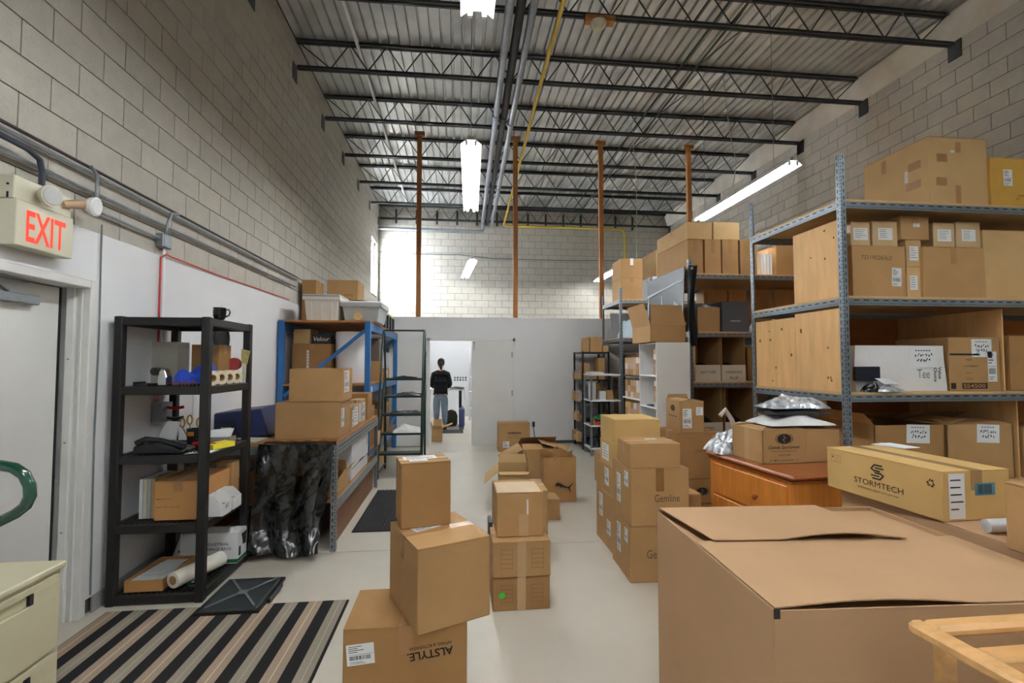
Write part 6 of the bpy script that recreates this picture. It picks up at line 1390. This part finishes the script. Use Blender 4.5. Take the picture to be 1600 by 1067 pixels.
for si, z in enumerate(HS[:-1]):
    for c_ in range(7):
        for k in range(3):
            if rr.random() < .12 and k == 2: continue
            y = HY0+.035+c_*.113
            solo('small_box', M().box(HX0+.02, y, z+.001+k*.083, HX0+.25, y+.106, z+.001+k*.083+.081), BXM[rr.randrange(4)], f'small box on the black shelf: level {["one","two","three","four"][si]}, pile {["one","two","three","four","five","six","seven"][c_]} from the cabinet, {["bottom","middle","top"][k]}', 'box', 'small boxes on the black shelf')

# ------------------------------------------------------------------ small far shelves before the partition
def wire_shelf(label, x0, x1, y0, y1, zs, h, mt, board):
    t = thing('metal_shelf', label, 'shelf', ((x0+x1)/2, (y0+y1)/2, 0))
    for x in (x0, x1-.03):
        for y in (y0, y1-.03): part('post', M().box(x, y, 0, x+.03, y+.03, h), mt, t)
    for z in zs: part('shelf_board', M().box(x0-.002, y0-.002, z-.025, x1+.002, y1+.002, z), board, t, bevel=.002)
    return t
AX0, AX1, AY0, AY1 = 2.27, 2.79, 8.82, 9.50
wire_shelf('black metal shelf of brown boxes against the partition, farther of two', AX0, AX1, AY0, AY1, [.12,.50,.87,1.28,1.79], 1.80, BLACKM, BLACKM)
WX0, WX1, WY0_, WY1_ = 2.26, 2.79, 8.22, 8.68
wire_shelf('grey metal shelf with white boards, nearer of two before the partition', WX0, WX1, WY0_, WY1_, [.13,.52,.95,1.395], 1.40, RACKG, WHITEM)
G4 = 'brown boxes on the far black shelf'
sp = [(0,1.7905,2.30,8.84,.12,.14,.26),(0,1.7905,2.44,8.84,.22,.3,.28),(0,1.7905,2.50,8.83,.01,.01,.01),(1,1.2805,2.325,8.86,.11,.3,.30),(1,1.2805,2.44,8.85,.13,.3,.17),(1,1.2805,2.60,8.86,.12,.3,.40)]
lbs = ['small tall box at the corner on the far black shelf top','wide brown box on the far black shelf top','', 'brown box at the left of the far black shelf upper bay','low brown box in the middle of the far black shelf upper bay','tall brown box at the right of the far black shelf upper bay']
for (a_, z, x, y, w, d, h), lb in zip(sp, lbs):
    if lb: carton(x+w/2-.01, y+d/2, z, w, d, h, lb, tape='y', mt=KRAFT, group=G4)
carton(2.73, 9.0, 1.7905, .10, .3, .12, 'flat brown box right on the far black shelf top', mt=KRAFT_L, group=G4)
for i, z in enumerate((1.2805, .8705, .5005, .1205)):
    for k in range(3):
        solo('small_box', M().box(AX0-.03-.02*(i%2), 9.0+k*.16, z, AX0+.025, 9.13+k*.16, z+.12+.05*((i+k)%2)), BXM[(i+k)%3], f'small box peeking out of the far black shelf side, tier {["four","three","two","one"][i]}, {ORD[k]} from the front', 'box', 'small boxes at the far black shelf side')
solo('flat_tray', M().box(2.27, 8.25, 1.3955, 2.50, 8.6, 1.43), WHITEM, 'flat white tray on top of the grey metal shelf', 'tray')
t = thing('box', 'small open box of white sheets on the grey shelf, upper bay', 'box', (2.5, 8.35, .951)); t.name = 'small_carton'
part('body', M().box(2.44, 8.28, .951, 2.55, 8.45, 1.10), PAPER, t)
carton(2.62, 8.38, .951, .12, .2, .16, 'small brown box with a raised flap on the grey shelf, upper bay', open_=True, mt=KRAFT, flaps={'l': (40,.12)})
carton(2.47, 8.56, .951, .14, .2, .28, 'brown box in the rear of the grey shelf upper bay', mt=KRAFT)
flat_bag('green_fabric', 2.54, 8.44, .60, .26, .28, .12, GREENF, 'bright green fabric bundle on the grey shelf, middle bay', 'fabric', 61)
flat_bag('red_fabric', 2.49, 8.44, .521, .36, .34, .06, REDF, 'bright red fabric under the green bundle on the grey shelf', 'fabric', 62)
solo('yellow_jar', M().lathe([(.03,0),(.035,.02),(.035,.09),(.025,.12)], (2.31, 8.28, .521), 12), KRAFT_Y, 'small yellow jar beside the red fabric on the grey shelf', 'jar', smooth=True)
solo('purple_cup', M().lathe([(.02,0),(.024,.05),(.02,.055)], (2.42, 8.235, .521), 10), mat('violet', (90,90,190), .4), 'tiny violet cup at the front of the grey shelf middle bay', 'cup', smooth=True) if False else None
flat_bag('black_bag', 2.49, 8.45, .131, .37, .34, .26, BAG, 'bulky shiny black bag on the bottom of the grey shelf', 'bag', 63)
solo('white_sheets', M().box(2.30, 8.25, .951, 2.36, 8.5, 1.25), WHITEP, 'pale upright binders at the left of the grey shelf upper bay', 'binders')
solo('white_sheets', M().box(2.295, 8.25, .131, 2.298, 8.5, .16), WHITEP, 'pale upright binders low', 'binders') if False else None
